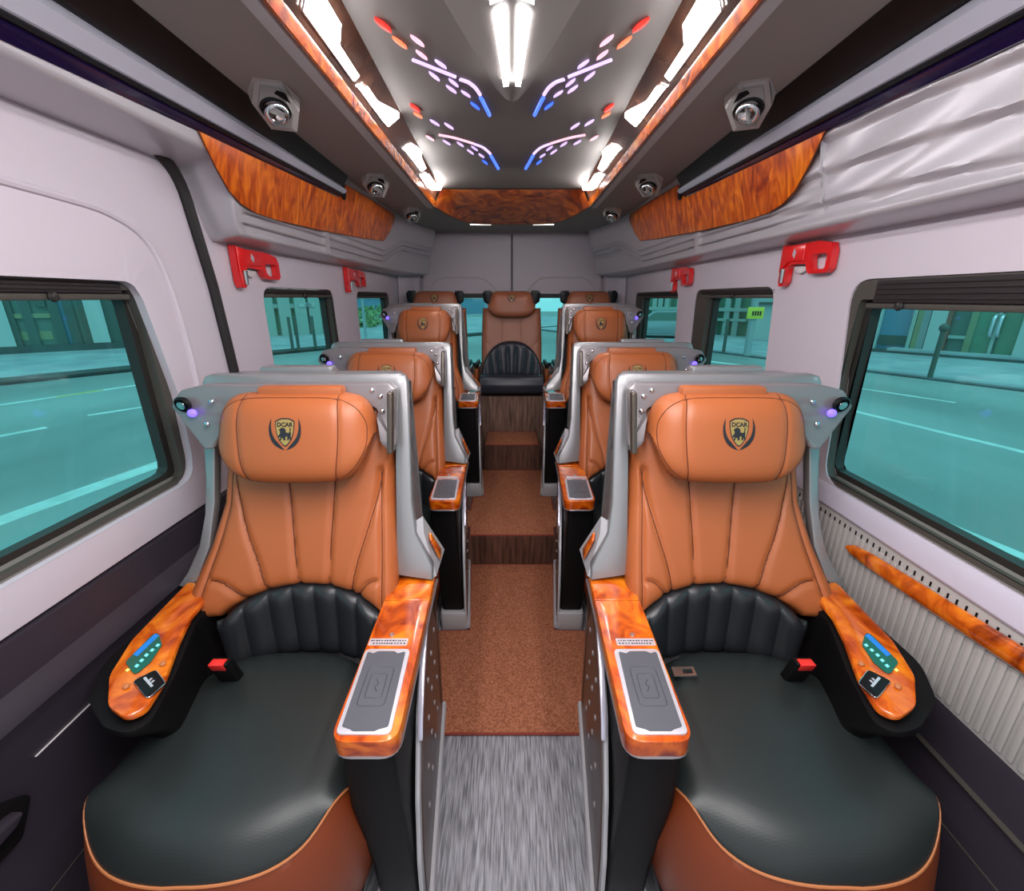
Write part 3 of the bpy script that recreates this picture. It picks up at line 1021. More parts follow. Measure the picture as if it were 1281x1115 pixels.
build(MB().box(-.0012, .0012, YR - .0255, YR - .022, 1.30, 1.78), 'bright_edge', M['vent_in'], ts)
for i, sx in enumerate((-1, 1)):
    pr = rpoly([(sx * .752, YR - .001), (sx * .762, YR - .09), (sx * .80, YR - .13), (sx * .84, YR - .24), (sx * .8985, YR - .30), (sx * .8985, YR - .001)], .02, 3)
    struct(build(MB().prism([(a, b, .62) for a, b in pr], (0, 0, 1.175)), 'trim_%d' % (6 + i), M['plastic'], None, 40))
    build(MB().box(min(sx * .745, sx * .9), max(sx * .745, sx * .9), YR - .045, YR - .001, 1.455, 1.468), 'joint', M['ceiling'], bpy.data.objects['trim_%d' % (6 + i)])

# ------------------------------------------------------------------ red emergency hammers
HM = [(-1, (281, 306), (342, 341), 'large red emergency hammer on the left wall above the second window'),
      (-1, (429, 337), (457, 360), 'small far red emergency hammer on the left wall between second and third windows'),
      (1, (988, 360), (1047, 305), 'large red emergency hammer on the right wall beside the front window'),
      (1, (847, 364), (868, 338), 'small far red emergency hammer on the right wall beyond the second window')]
SPEC = {0: (1.535, 1.81, 1.458), 1: (2.545, 2.86, 1.455), 2: (1.33, 1.57, 1.462), 3: (2.36, 2.62, 1.455)}
for i, (s, a, b, lab) in enumerate(HM):
    y0, y1, zt = SPEC[i]
    t = thing('emergency_hammer', lab, 'hammer', (s * WX, (y0 + y1) / 2, zt), 'red emergency hammers')
    # outline in (along, down): head at one end, loop handle at the other
    L = y1 - y0
    hd = 0.0
    K = .17 / .275
    f = (lambda a_: y0 + a_ * L / .275) if s < 0 else (lambda a_: y1 - a_ * L / .275)
    body = [(0, 0), (.05, .008), (.20, .008), (.262, .020), (.275, .045), (.275, .100), (.262, .112), (.175, .112), (.158, .098), (.15, .078), (.06, .074), (.045, .09), (.045, .135), (.03, .15), (.008, .15), (0, .13)]
    hole_ = [(.180, .050), (.245, .050), (.254, .058), (.254, .094), (.247, .099), (.192, .099), (.178, .086), (.174, .064)]
    zf = lambda d_: zt - d_ * .85
    m_ = MB().solid_sheet([(f(p), zf(q)) for p, q in body], [[(f(p), zf(q)) for p, q in hole_]], lambda aa, bb: (s * .876, aa, bb), (s * .020, 0, 0))
    bo = build(m_, 'hammer_body', M['red'], t)
    build(MB().prism([(s * .870, f(p), zf(q)) for p, q in ((.004, .002), (.05, .010), (.14, .014), (.14, .066), (.055, .066), (.004, .10))], (s * .006, 0, 0), .003), 'hammer_head', M['red'], t)
    build(MB().cyl((s * .872, f(.030), zf(.088)), (s * .872, f(.030), zf(.138)), .0085, .006, 10), 'steel_tip', M['steel'], t)
    build(MB().prism([(s * .869, f(p), zf(q)) for p, q in ((.082, .022), (.096, .036), (.090, .056), (.076, .042))], (s * .002, 0, 0)), 'white_mark', M['bezel'], t)
    build(MB().prism([(s * .8995, f(p), zf(q)) for p, q in ((.060, .080), (.135, .084), (.130, .100), (.10, .110), (.06, .095))], (-s * .010, 0, 0), .003), 'bracket', M['trim_grey'], t)

# ------------------------------------------------------------------ crest printed on the headrests
def text_polys(txt, size):
    cu = bpy.data.curves.new('t', 'FONT')
    cu.body = txt
    cu.size = size
    cu.align_x = 'CENTER'
    cu.resolution_u = 3
    cu.offset = .00045
    o = bpy.data.objects.new('t', cu)
    C.objects.link(o)
    bpy.context.view_layer.update()
    dg = bpy.context.evaluated_depsgraph_get()
    me = bpy.data.meshes.new_from_object(o.evaluated_get(dg))
    vs = [(v.co.x, v.co.y) for v in me.vertices]
    fs = [tuple(p.vertices) for p in me.polygons]
    bpy.data.objects.remove(o)
    bpy.data.curves.remove(cu)
    bpy.data.meshes.remove(me)
    return vs, fs


TXT = text_polys('DCAR', .0118)
SHIELD = smooth_path([(-.0185, .0, .019), (-.0095, 0, .0235), (0, 0, .0245), (.0095, 0, .0235), (.0185, 0, .019)], 4) + \
    smooth_path([(.0185, 0, .019), (.0178, 0, .006), (.0148, 0, -.008), (.0085, 0, -.020), (0, 0, -.0275), (-.0085, 0, -.020), (-.0148, 0, -.008), (-.0178, 0, .006), (-.0185, 0, .019)], 4)[1:-1]
LION = [(-.0125, -.0165), (-.0085, -.0168), (-.0060, -.0112), (-.0035, -.0128), (-.0030, -.0165), (.0008, -.0168), (.0012, -.0095), (.0045, -.0085), (.0052, -.0125), (.0042, -.0165), (.0075, -.0165), (.0090, -.0118), (.0102, -.0165),
        (.0136, -.0165), (.0118, -.0095), (.0122, -.0035), (.0118, .0022), (.0128, .0062), (.0110, .0080), (.0098, .0060), (.0102, .0020), (.0092, -.0015), (.0060, -.0022), (.0022, -.0008), (.0020, .0040),
        (-.0008, .0072), (-.0052, .0080), (-.0090, .0062), (-.0112, .0040), (-.0108, .0015), (-.0090, .0002), (-.0098, -.0040), (-.0130, -.0078), (-.0142, -.0110), (-.0112, -.0112), (-.0085, -.0092), (-.0096, -.0130)]


def laurel(sx):
    out = smooth_path([(sx * .0275, 0, .0255), (sx * .0322, 0, .008), (sx * .0300, 0, -.012), (sx * .0195, 0, -.0275), (sx * .002, 0, -.0365)], 6)
    inn = smooth_path([(sx * .002, 0, -.0355), (sx * .0135, 0, -.0225), (sx * .0232, 0, -.010), (sx * .0275, 0, .006), (sx * .0272, 0, .0255)], 6)
    return [(p.x, p.z) for p in out + inn]


def print_on(bvh, cx, cz, sc, polys2d, off, thick=.0006):
    """thin print that follows the upholstery; polys2d: list of (verts, faces or None)"""
    m_ = MB()
    for vs, fs in polys2d:
        if fs is None:
            t = MB()
            v = [t.bm.verts.new((p[0], 0, p[1])) for p in vs]
            es_ = [t.bm.edges.new((v[i], v[(i + 1) % len(v)])) for i in range(len(v))]
            bmesh.ops.triangle_fill(t.bm, use_beauty=True, edges=es_)
            bmesh.ops.subdivide_edges(t.bm, edges=[e for e in t.bm.edges if e.calc_length() > .012], cuts=1)
            t.bm.verts.index_update()
            vs = [(q.co.x, q.co.z) for q in t.bm.verts]
            fs = [tuple(q.index for q in f_.verts) for f_ in t.bm.faces]
            t.bm.free()
        pts = []
        for a, b in vs:
            p = cast(bvh, cx + a * sc, cz + b * sc, off)
            pts.append(p if p is not None else Vector((cx + a * sc, 9, cz + b * sc)))
        m_.raw(pts, [f_ if (Vector(pts[f_[1]]) - Vector(pts[f_[0]])).cross(Vector(pts[f_[2]]) - Vector(pts[f_[0]])).y < 0 else tuple(reversed(f_)) for f_ in fs])
    return m_


def crest(bvh, cx, cz, sc, parent, side, gold_only=False):
    """parts of the crest; drawn unmirrored whatever side the seat stands on"""
    k = side
    fl_ = lambda ps: [(a * k, b) for a, b in ps]
    sh = [(p.x, p.z) for p in SHIELD]
    build(print_on(bvh, cx, cz, sc * 1.06, [(fl_(sh), None)], .0007), 'crest_outline', M['ink'], parent, fix=False)
    build(print_on(bvh, cx, cz, sc * .96, [(fl_(sh), None)], .0012), 'crest_shield', M['gold'], parent, fix=False)
    build(print_on(bvh, cx, cz, sc, [(fl_(LION), None)], .0017), 'crest_lion', M['ink'], parent, fix=False)
    tv = [(a * k, b + .0100) for a, b in TXT[0]]
    build(print_on(bvh, cx, cz, sc * .98, [(tv, TXT[1])], .0017), 'crest_letters', M['ink'], parent, fix=False)
    for s_ in (-1, 1):
        build(print_on(bvh, cx, cz, sc, [(laurel(s_), None)], .0010), 'crest_laurel', M['ink'], parent, fix=False)


# ------------------------------------------------------------------ captain seats (drawn as the right hand seat of the first row, x > 0)
XC = .515


def tab(z, pts):
    zs = [p[0] for p in pts]
    return np.interp(z, zs, [p[1] for p in pts])


W_OUT = [(.45, .292), (.50, .308), (.56, .306), (.62, .285), (.70, .254), (.80, .230), (.90, .223), (1.0, .222), (1.08, .215)]
W_IN = [(.45, .205), (.50, .220), (.56, .224), (.62, .224), (.70, .220), (.80, .214), (.90, .210), (1.0, .210), (1.08, .205)]
FRONT = [(.42, .935), (.50, .925), (.56, .930), (.62, .950), (.70, .982), (.80, 1.020), (.90, 1.052), (1.0, 1.080), (1.09, 1.105)]


def sheet_x(s, z):
    return XC + np.where(s > 0, s * tab(z, W_OUT), s * tab(z, W_IN))


def arch(q):
    a = np.clip(1 - (q / .20) ** 2, 0, 1) ** .75
    lobe = np.clip((np.abs(q) - .235) / .07, 0, 1) ** 2 * .035
    return .528 + .072 * a + lobe


def ys_(z):
    return .985 + (z - .60) * .29


def seat(side, A, B, fz, row, label):
    Ctx.side, Ctx.dz = side, fz
    Ctx.squeeze = .86 if row == 2 else 1.0

    def at(d):
        Ctx.dy = d
    base = (side * .55, .80 + A, fz)
    t = thing('captain_seat', label, 'seat', base, 'leather captain seats')

    # ---- backrest
    at(B)
    def X(s, r):
        return sheet_x(s, Z(s, r))

    def Z(s, r):
        q = np.where(s > 0, s * .29, s * .22)
        zb = arch(q)
        return zb + (1.085 - zb) * (r + 1) / 2

    def T(s, r):
        z = Z(s, r)
        return .085 + .0 * z

    def Yf(s, r):
        z = Z(s, r)
        low = np.clip((.80 - z) / .25, 0, 1)
        return tab(z, FRONT) - .055 * np.abs(s) ** 3 * low - .012 * np.abs(s) ** 2 * (1 - low)
    sm = [[(XC + .050, 1.0), (XC + .050, .89), (XC + .036, .75), (XC + .018, .585)],
          [(XC - .072, 1.0), (XC - .070, .89), (XC - .062, .75), (XC - .054, .585)]]
    cu = lambda pts: [(p.x, p.z) for p in smooth_path([(XC + a, 0, b) for a, b in pts], 6)]
    sm.append(cu([(.186, .885), (.172, .82), (.146, .735), (.117, .66), (.094, .578)]))
    sm.append(cu([(-.186, .885), (-.172, .81), (-.146, .725), (-.126, .66), (-.112, .59)]))
    sm.append(cu([(.232, .632), (.200, .626), (.165, .598), (.135, .558)]))
    sm.append(cu([(-.178, .632), (-.158, .624), (-.137, .60), (-.122, .572)]))
    for k, zz in ((.865, (.885, .80, .72, .64, .56)), (-.86, (.885, .80, .72, .64, .57))):
        sm.append([(float(sheet_x(np.array(k), np.array(z))), z) for z in zz])
    mb, bvh = pillow(X, Z, Yf, T, 96, 100, (7, 2.2), (16, 2.2), .03, sm, (.009, .0068))
    bk = build(mb, 'backrest', M['leather'], t, 60)
    for pl in sm:
        p_ = path_on(bvh, pl, .0004, 3)
        if len(p_) > 2:
            build(MB().tube(p_, .0014, 5), 'seam', M['seam'], bk)
    # dark edge along the lower arch
    p_ = []
    for i in range(25):
        s_ = -.93 + 1.86 * i / 24
        q = s_ * (.29 if s_ > 0 else .22)
        z = float(arch(np.array(q))) + .004
        h = cast(bvh, float(sheet_x(np.array(s_), np.array(z))), z, .0005)
        if h:
            p_.append(h)
    if len(p_) > 2:
        build(MB().tube(p_, .0022, 5), 'edge_piping', M['skirt'], bk)

    # ---- black ribbed lumbar panel
    def Xl(s, r):
        return XC + np.where(s > 0, s * .215, s * .195) * (1 - .04 * (1 - r))

    def Zl(s, r):
        q = np.where(s > 0, s * .215, s * .195)
        return .405 + (arch(q) + .012 - .405) * (r + 1) / 2

    def Yl(s, r):
        return .945 - .012 * (1 - r) * .5 - .075 * np.abs(s) ** 2.6

    def ex(x, z):
        q = (x - XC) / (1 + .35 * (z - .5))
        return .011 * (np.abs(np.sin(np.pi * (q + .0135) / .0545)) ** .6 - 1)
    at(.35 * A + .65 * B)
    mb, lb = pillow(Xl, Zl, Yl, lambda s, r: .045 + 0 * s, 120, 30, (8, 2), (8, 2), .02, (), (.0, .01), ex)
    build(mb, 'lumbar_panel', M['black_leather'], t, 60)

    # ---- headrest pillow and crest
    at(B)
    HX, HZ = XC, .988

    def Xh(s, r):
        return HX + .183 * s * (1 - .06 * (np.clip(-r, 0, 1)) ** 2)

    def Zh(s, r):
        up = (1 - np.abs(s) ** 7) ** .42
        dn = (1 - np.abs(s) ** 5) ** .5
        return HZ + np.where(r > 0, .098 * up, .108 * dn) * r

    def Yh(s, r):
        return .968 + .026 * r + .012 * np.abs(s) ** 2
    hs = [cu([(.108, 1.09), (.116, 1.03), (.112, .95), (.100, .88)]), cu([(-.108, 1.09), (-.116, 1.03), (-.112, .95), (-.100, .88)])]
    mb, hb_ = pillow(Xh, Zh, Yh, lambda s, r: .055 + 0 * s, 72, 44, (5, 2.2), (4, 2.2), .045, hs, (.004, .005))
    hr = build(mb, 'headrest', M['leather'], t, 60)
    for pl in hs:
        p_ = path_on(hb_, pl, .0004, 3)
        if len(p_) > 2:
            build(MB().tube(p_, .0011, 5), 'seam', M['seam'], hr)
    ol = []
    for i in range(60):
        a = 2 * math.pi * i / 60
        cs, sn_ = math.cos(a), math.sin(a)
        s_ = math.copysign(abs(cs) ** .45, cs) * .95
        r_ = math.copysign(abs(sn_) ** .45, sn_) * .93
        h = cast(hb_, float(Xh(np.array(s_), np.array(r_))), float(Zh(np.array(s_), np.array(r_))), -.0002)
        if h:
            ol.append(h)
    build(MB().tube(ol, .0012, 5, True), 'headrest_piping', M['seam'], hr)
    crest(hb_, HX + (-.004 if row else 0) , HZ + .023, 1.13, hr, side)
    build(MB().box(XC - .115, XC + .085, 1.035, 1.075, 1.045, 1.1005, .008), 'headrest_back', M['leather'], t)

    # ---- gunmetal headrest bracket with reading lamp on the window side
    yb0 = lambda z: 1.062 + (z - 1.0) * .25
    po_ = rpoly([(.822, 1.050), (.800, 1.087), (.740, 1.101), (.300, 1.101), (.284, 1.086), (.284, .955), (.302, .945), (.322, .965), (.330, 1.045), (.70, 1.03), (.722, .952), (.745, .948)], [.012, .02, .03, .012, .012, .01, .006, .01, .02, .03, .01, .01], 4)
    bkt = build(MB().prism([(a, yb0(b) - (.022 if a > .72 else 0) - (.018 if a < .33 and b < 1.06 else 0), b) for a, b in po_], (0, .030, 0), .005, 2), 'headrest_bracket', M['gunmetal'], t, 50)
    build(MB().prism([(a, 1.02 + (b - 1.0) * .25, b) for a, b in rpoly([(.284, 1.085), (.296, 1.088), (.298, .945), (.286, .945)], .004, 2)], (0, .045, 0), .002), 'bracket_flange', M['flange'], bkt)
    for bx, bz in ((.722, 1.062), (.735, 1.010), (.700, 1.090), (.322, 1.070), (.318, 1.035), (.342, 1.084)):
        build(MB().ball((bx, yb0(bz) - (.024 if bx > .72 else .002), bz), .0065, 10, (1, .7, 1)), 'bolt', M['chrome'], bkt)
    ld = Vector((.12, -1, -.30)).normalized()
    lc = Vector((.786, yb0(1.045) - .024, 1.058))
    build(MB().lathe([(.017, -.004), (.0205, .002), (.0205, .006), (.017, .009), (.0150, .004), (.001, .003)], lc, ld, 18), 'reading_lamp_ring', M['gloss_black'], bkt)
    build(MB().lathe([(.007, .002), (.0115, .006), (.010, .011), (.001, .0125)], lc, ld, 14), 'reading_lamp', M['chrome'], bkt)
    build(MB().ball(lc + Vector((-.018, -.004, -.022)), .0115, 12, (1, .7, .9)), 'reading_lamp_led', M['led_read'], bkt)

    # ---- silver shell frame around the back
    fr = [(.204, .606), (.206, .640), (.222, .672), (.248, .722), (.257, .80), (.261, .95), (.266, 1.095), (.274, 1.111), (.288, 1.115), (.765, 1.115), (.781, 1.109), (.787, 1.095), (.787, .95), (.785, .86), (.789, .77), (.806, .69), (.838, .625), (.862, .592),
          (.838, .586), (.812, .606), (.778, .69), (.762, .80), (.758, .95), (.757, 1.065), (.748, 1.079), (.308, 1.079), (.298, 1.066), (.298, .62)]
    sh = build(MB().prism([(a, ys_(b), b) for a, b in fr], (0, .030, 0), .0045, 2), 'shell_frame', M['silver'], t, 45)
    build(MB().prism([(a, 1.155, b) for a, b in rpoly([(.30, 1.050), (.30, 1.108), (.752, 1.108), (.752, 1.050)], .012, 3)], (0, .09, 0), .006), 'shell_top', M['silver'], sh)
    build(MB().prism([(a, 1.245, b) for a, b in rpoly([(.50, 1.06), (.50, 1.118), (.70, 1.118), (.72, 1.06)], .012, 3)], (0, .045, 0), .006), 'shell_hook_bar', M['silver'], sh)
    bp = [(.300, .42), (.300, 1.078), (.756, 1.078), (.758, .80), (.80, .64), (.83, .42)]
    build(MB().prism([(a, ys_(b) + .052, b) for a, b in bp], (0, .02, 0)), 'back_panel', M['black'], t)
    # quilted side cheek facing the aisle
    G = []
    for i in range(25):
        f = i / 24
        z = .655 + .44 * f
        row_ = []
        for j in range(13):
            g_ = j / 12
            yA = ys_(z) + .028
            yB = yA + .012 + (1.150 - yA) * max(0, 1 - f) ** .8
            y = yA + (yB - yA) * g_
            d = .005 * abs(math.sin(math.pi * (z * 16 + y * 14))) * abs(math.sin(math.pi * (z * 16 - y * 14))) ** .5
            row_.append((.2595 + .006 * f - d, y, z))
        G.append(row_)
    ck = MB().grid(G)
    ck.raw([tuple(G[0][0]), tuple(G[0][-1]), tuple(G[-1][-1]), tuple(G[-1][0]), (.30, G[0][0][1], .655), (.30, G[0][-1][1], .655), (.30, G[-1][-1][1], 1.095), (.30, G[-1][0][1], 1.095)], [(1, 5, 6, 2), (4, 7, 6, 5), (2, 6, 7, 3), (0, 4, 5, 1)])
    build(ck, 'quilted_side', M['quilt'], t, 20)
    # flared cap with a small wood inlay where the frame meets the armrest
    cap = MB().loft([[(.208, ys_(.61) + .004, .608), (.252, ys_(.72) + .004, .715), (.254, ys_(.74) + .03, .742), (.250, 1.10, .700), (.205, 1.13, .606)],
                     [(.198, ys_(.61) + .02, .607), (.232, ys_(.72) + .025, .712), (.238, ys_(.74) + .05, .745), (.236, 1.11, .695), (.196, 1.14, .605)]])
    cp = build(cap, 'frame_cap', M['base_silver'], t, 30)
    build(MB().prism([(.218, 1.045, .690), (.224, 1.070, .700), (.203, 1.100, .632), (.199, 1.062, .622)], (-.006, 0, 0), .002), 'cap_inlay', M['burl_arm'], cp)

    # ---- seat cushion
    at(A)
    N, CXX, CYY = 96, .546, .672

    def per(th, k, z):
        c_, s_ = math.cos(th), math.sin(th)
        ex_ = 2 / (2.45 if s_ < 0 else 3.0)
        ax = .245
        x = CXX + k * ax * math.copysign(abs(c_) ** ex_, c_) * (1 - .10 * max(0, s_))
        y = CYY + k * (.205 if s_ < 0 else .27) * math.copysign(abs(s_) ** ex_, s_)
        return Vector((x, y, z))

    def zbd(th):
        s_ = -math.sin(th)
        c_ = math.cos(th)
        if s_ <= 0:
            return .398
        phi = math.degrees(math.atan2(s_, abs(c_)))
        return .398 + .034 * math.exp(-((phi - 25) / 14) ** 2) - .014 * float(sst(32, 65, phi)) * (1 if c_ > 0 else .8)
    ths = [2 * math.pi * i / N for i in range(N)]
    rings = []
    for k in (.001, .2, .4, .55, .68, .78, .86, .92, .96, .985, 1.0):
        rings.append([per(th, k, .457 - .012 * k * k - (.441 - zbd(th)) * k ** 10 + .010 * max(0, math.sin(th)) * k) for th in ths])
    bd = [per(th, .998, zbd(th)) for th in ths]
    rings.append(bd)
    cush = MB().loft(rings, cap=True)
    cs_ = build(cush, 'seat_cushion', M['black_perf'], t, 60)
    build(MB().tube([p + Vector((0, -.001, 0)) for p in bd], .0028, 6, True), 'cushion_piping', M['piping'], cs_)
    sk = [[p + Vector((0, 0, -.001)) for p in bd]]
    for f, kk in ((.06, 1.025), (.2, 1.06), (.45, 1.10), (.75, 1.06), (1, .98)):
        sk.append([per(th, kk, zbd(th) + (.12 - zbd(th)) * f) for th in ths])
    build(MB().loft(sk), 'seat_skirt', M['skirt'], t, 60)
    build(MB().box(.34, .76, .55, 1.1, .0, .13, .01), 'seat_base', M['black'], t)

    # ---- aisle-side console: base tub, black box, side panel, wooden top
    sx_ = lambda y: .183 + .085 * (y - .6)
    tub = [(.585, .0), (.585, .080), (.600, .088), (1.15, .088), (1.15, 0)]
    m_ = MB().prism([(a, b, .0) for a, b in rpoly([(sx_(.585), .585), (.290, .585), (.300, 1.14), (sx_(1.14), 1.14)], [.018, .012, .01, .01], 4)], (0, 0, .088), .006)
    tb = build(m_, 'console_base', M['base_silver'], t, 40)
    sd_ = rpoly([(.590, .06), (.598, .20), (.635, .33), (.72, .455), (.86, .545), (1.02, .578), (1.145, .578), (1.145, .06)], [.0, .08, .08, .08, .08, .02, .01, 0], 4)
    build(MB().prism([(sx_(y) + .001, y, z) for y, z in sd_], (.010, 0, 0), .003), 'side_panel', M['base_silver'], t, 40)
    sd2 = rpoly([(.612, .045), (.620, .20), (.662, .335), (.745, .445), (.87, .525), (1.02, .558), (1.13, .558), (1.13, .045)], [.02, .08, .08, .08, .08, .02, .01, .01], 4)
    si = build(MB().prism([(sx_(y) + .0012, y, z) for y, z in sd2], (-.0035, 0, 0), .001), 'side_inlay', M['side_brown'], t, 40)
    build(MB().tube([(sx_(y) - .001, y, .022) for y in (.588, .75, .95, 1.14)], .011, 8), 'base_rail', M['base_silver'], t)
    for iy in range(4):
        for iz in range(4):
            y, z = .72 + .085 * iy + .03 * (iz % 2), .19 + .082 * iz
            if z < .19 + .36 * min(1, (y - .60) / .28):
                build(MB().cyl((sx_(y) - .002, y, z), (sx_(y) - .0055, y, z), .0075, .006, 10), 'stud', M['gunmetal'], si)
    bld = [(.955, .562), (.90, .546), (.80, .507), (.715, .452), (.690, .422), (.705, .452), (.78, .516), (.88, .558), (.95, .567)]
    build(MB().prism([(sx_(y) + .006, y, z + .004) for y, z in bld], (-.012, 0, 0), .002), 'side_blade', M['lilac_blade'], t, 40)
    cb = MB().loft([[(.208, .572, .570), (.302, .572, .570), (.312, 1.10, .570), (.216, 1.10, .570)],
                    [(.204, .575, .40), (.300, .575, .40), (.310, 1.10, .40), (.222, 1.10, .40)],
                    [(.198, .600, .20), (.288, .600, .20), (.306, 1.10, .20), (.222, 1.10, .20)],
                    [(.197, .606, .086), (.284, .606, .086), (.304, 1.10, .086), (.222, 1.10, .086)]])
    bmesh.ops.bevel(cb.bm, geom=[e for e in cb.bm.edges if abs(e.verts[0].co.z - e.verts[1].co.z) > .05], offset=.012, segments=3, profile=.5, affect='EDGES', clamp_overlap=True)
    build(cb, 'console_box', M['black'], t, 35)
    tp = rpoly([(.190, .549), (.303, .549), (.310, .912), (.2005, .912)], [.030, .030, .002, .002], 6)
    build(MB().prism([(a, b, .566) for a, b in tp], (0, 0, .036), .011, 4), 'armrest_top', M['burl_arm'], t, 60)
    tp2 = rpoly([(.2008, .915), (.3102, .915), (.3125, 1.06), (.205, 1.06)], .002, 2)
    build(MB().prism([(a, b, .568) for a, b in tp2], (0, 0, .034), .003, 2), 'armrest_rear_cap', M['burl_arm'], t, 60)
    build(MB().tube([(a, b, .5655) for a, b in rpoly([(.206, 1.05), (.193, .551), (.300, .551), (.306, .9)], [0, .03, .03, 0], 5)], .004, 6), 'armrest_bead', M['gunmetal'], t)
    tr = rpoly([(.2035, .560), (.2965, .560), (.3045, .752), (.2115, .752)], .012, 5)
    trr = build(MB().prism([(a, b, .6015) for a, b in tr], (0, 0, .0045), .0015), 'phone_tray', M['bezel'], t, 40)
    pd = rpoly([(.2105, .573), (.226, .568), (.232, .5645), (.268, .5645), (.274, .568), (.2895, .573), (.2975, .744), (.285, .738), (.276, .744), (.243, .744), (.234, .738), (.2195, .744)], .004, 3)
    pdo = build(MB().prism([(a, b, .6055) for a, b in pd], (0, 0, .0012)), 'charging_pad', M['pad'], trr, 30)
    for k in (1.0, .62):
        rc_ = rpoly([(.254 - .025 * k, .658 - .045 * k), (.254 + .025 * k, .658 - .045 * k), (.2565 + .025 * k, .658 + .045 * k), (.2565 - .025 * k, .658 + .045 * k)], .010 * k, 4)
        build(MB().tube([(a, b, .6068) for a, b in rc_], .0008, 4, True), 'pad_groove', M['pad_mark'], pdo)
    build(MB().tube([(.2515, .645, .6068), (.2575, .655, .6068), (.2520, .662, .6068), (.2585, .672, .6068)], .0010, 4), 'pad_bolt_mark', M['pad_mark'], pdo)
    lp = rpoly([(.222, .764), (.304, .764), (.3045, .784), (.2225, .784)], .002, 2)
    lpo = build(MB().prism([(a, b, .6022) for a, b in lp], (0, 0, .0012)), 'label_plate', M['bezel'], t)
    if row == 0:
        mk_ = MB()
        rnd = random.Random(3)
        for rw_, yy in enumerate((.7775, .7695)):
            x = .2265
            while x < .298:
                w_ = rnd.uniform(.002, .0045)
                mk_.box(x, x + w_, yy - .0016, yy + .0016, .6034, .6037)
                x += w_ + rnd.uniform(.001, .0035)
        m2 = build(mk_, 'label_print', M['ink'], lpo)
        m2['kind'] = 'stuff'
    build(MB().lathe([(.001, .003), (.005, .0028), (.0062, .0005), (.0062, 0)], (.262, .797, .6018), (0, 0, 1), 14), 'round_badge', M['chrome'], t)

    # ---- window-side armrest with control panel
    pa = rpoly([(.846, 1.06), (.844, .735), (.806, .655), (.735, .606), (.690, .600), (.668, .625), (.700, .74), (.752, .88), (.762, 1.06)], [.01, .12, .08, .06, .04, .035, .1, .08, .01], 8)
    pbot = [(a * .85 + .76 * .15, b + .07 * max(0, (1.0 - b)) / .4) for a, b in pa]
    oa = MB().loft([[(a, b, .568 + (a - .76) * .16) for a, b in pa], [(a, b, .545) for a, b in pa], [(a, b, .47) for a, b in pbot], [(.76 + (a - .76) * .7, b + .03, .34) for a, b in pbot]])
    bmesh.ops.bevel(oa.bm, geom=[e for e in oa.bm.edges if e.is_manifold and e.calc_face_angle(0) > .9 and min(v.co.z for v in e.verts) > .54], offset=.007, segments=3, profile=.5, affect='EDGES', clamp_overlap=True)
    build(oa, 'outer_armrest', M['black'], t, 50)

    def tz(x, y):
        return .577 + (x - .74) * .16
    wp_ = rpoly([(.832, .985), (.814, .780), (.786, .690), (.738, .628), (.694, .610), (.674, .630), (.688, .700), (.728, .800), (.750, .870), (.763, .985)], [.01, .12, .07, .05, .03, .025, .1, .1, .08, .01], 8)
    cpn = build(MB().prism([(a, b, tz(a, b)) for a, b in wp_], (.003, 0, .014), .004, 2), 'control_panel', M['burl_arm'], t, 50)
    up_ = .0155
    sc_ = rpoly([(.742, .694), (.782, .722), (.786, .815), (.748, .775), (.738, .73)], [.008, .012, .012, .012, .02], 4)
    scr = build(MB().prism([(a, b, tz(a, b) + up_ - .001) for a, b in sc_], (0, 0, .002)), 'touch_screen', M['screen_dk'], cpn)
    at_ = lambda x, y, w_, h_, mm, nm2, ang=1.35: build(MB().prism([(x + dx, y + dy, tz(x + dx, y + dy) + up_ + .0012) for dx, dy in ((-w_, -h_), (w_, -h_ + w_ * .6), (w_, h_ + w_ * .6), (-w_, h_))], (0, 0, .0005)), nm2, M[mm], cpn)
    at_(.776, .768, .0055, .030, 'screen_blue', 'display')
    for q in range(5):
        at_(.757 - .0012 * abs(q - 2), .715 + .014 * q, .0032, .0035, 'screen_icon', 'icon')
    at_(.763, .703, .003, .003, 'screen_yellow', 'icon')
    so_ = rpoly([(.683, .648), (.735, .681), (.715, .712), (.678, .686)], .006, 3)
    sk_ = build(MB().prism([(a, b, tz(a, b) + up_ - .003) for a, b in so_], (0, 0, .006), .0015), 'socket_plate', M['gloss_black'], cpn)
    build(MB().tube([(a, b, tz(a, b) + up_ + .001) for a, b in so_], .0013, 5, True), 'socket_rim', M['chrome'], cpn)
    for a, b in ((.700, .684), (.707, .688)):
        build(MB().box(a - .002, a + .002, b - .003, b + .003, tz(a, b) + up_ + .002, tz(a, b) + up_ + .0037), 'port', M['bezel'], cpn)
    build(MB().prism([(a, b, tz(a, b) + up_ + .003) for a, b in ((.694, .671), (.721, .688), (.719, .692), (.692, .675))], (0, 0, .0008)), 'socket_mark', M['bezel'], cpn)
    for a, b in ((.738, .668), (.713, .728)):
        build(MB().lathe([(.0055, 0), (.006, .003), (.004, .006), (.001, .0065)], (a, b, tz(a, b) + up_ - .001), (0, 0, 1), 12), 'knob', M['piping'], cpn)
    # ---- belt buckle
    d_ = Vector((-.05, -.35, .9)).normalized()
    b0 = Vector((.655, .815, .445))
    bu = build(MB().prism([b0 + Vector((a, 0, 0)) for a in (-.023, .023)] + [b0 + Vector((a, .026, 0)) for a in (.023, -.023)], d_ * .095, .006), 'belt_buckle', M['black'], t)
    c_ = b0 + d_ * .072 + Vector((0, -.002, 0))
    build(MB().prism([c_ + Vector((a, -.0005, 0)) for a in (-.016, .016)] + [c_ + Vector((a, .020, 0)) for a in (.016, -.016)], d_ * .026, .002), 'red_button', M['red_button'], bu)
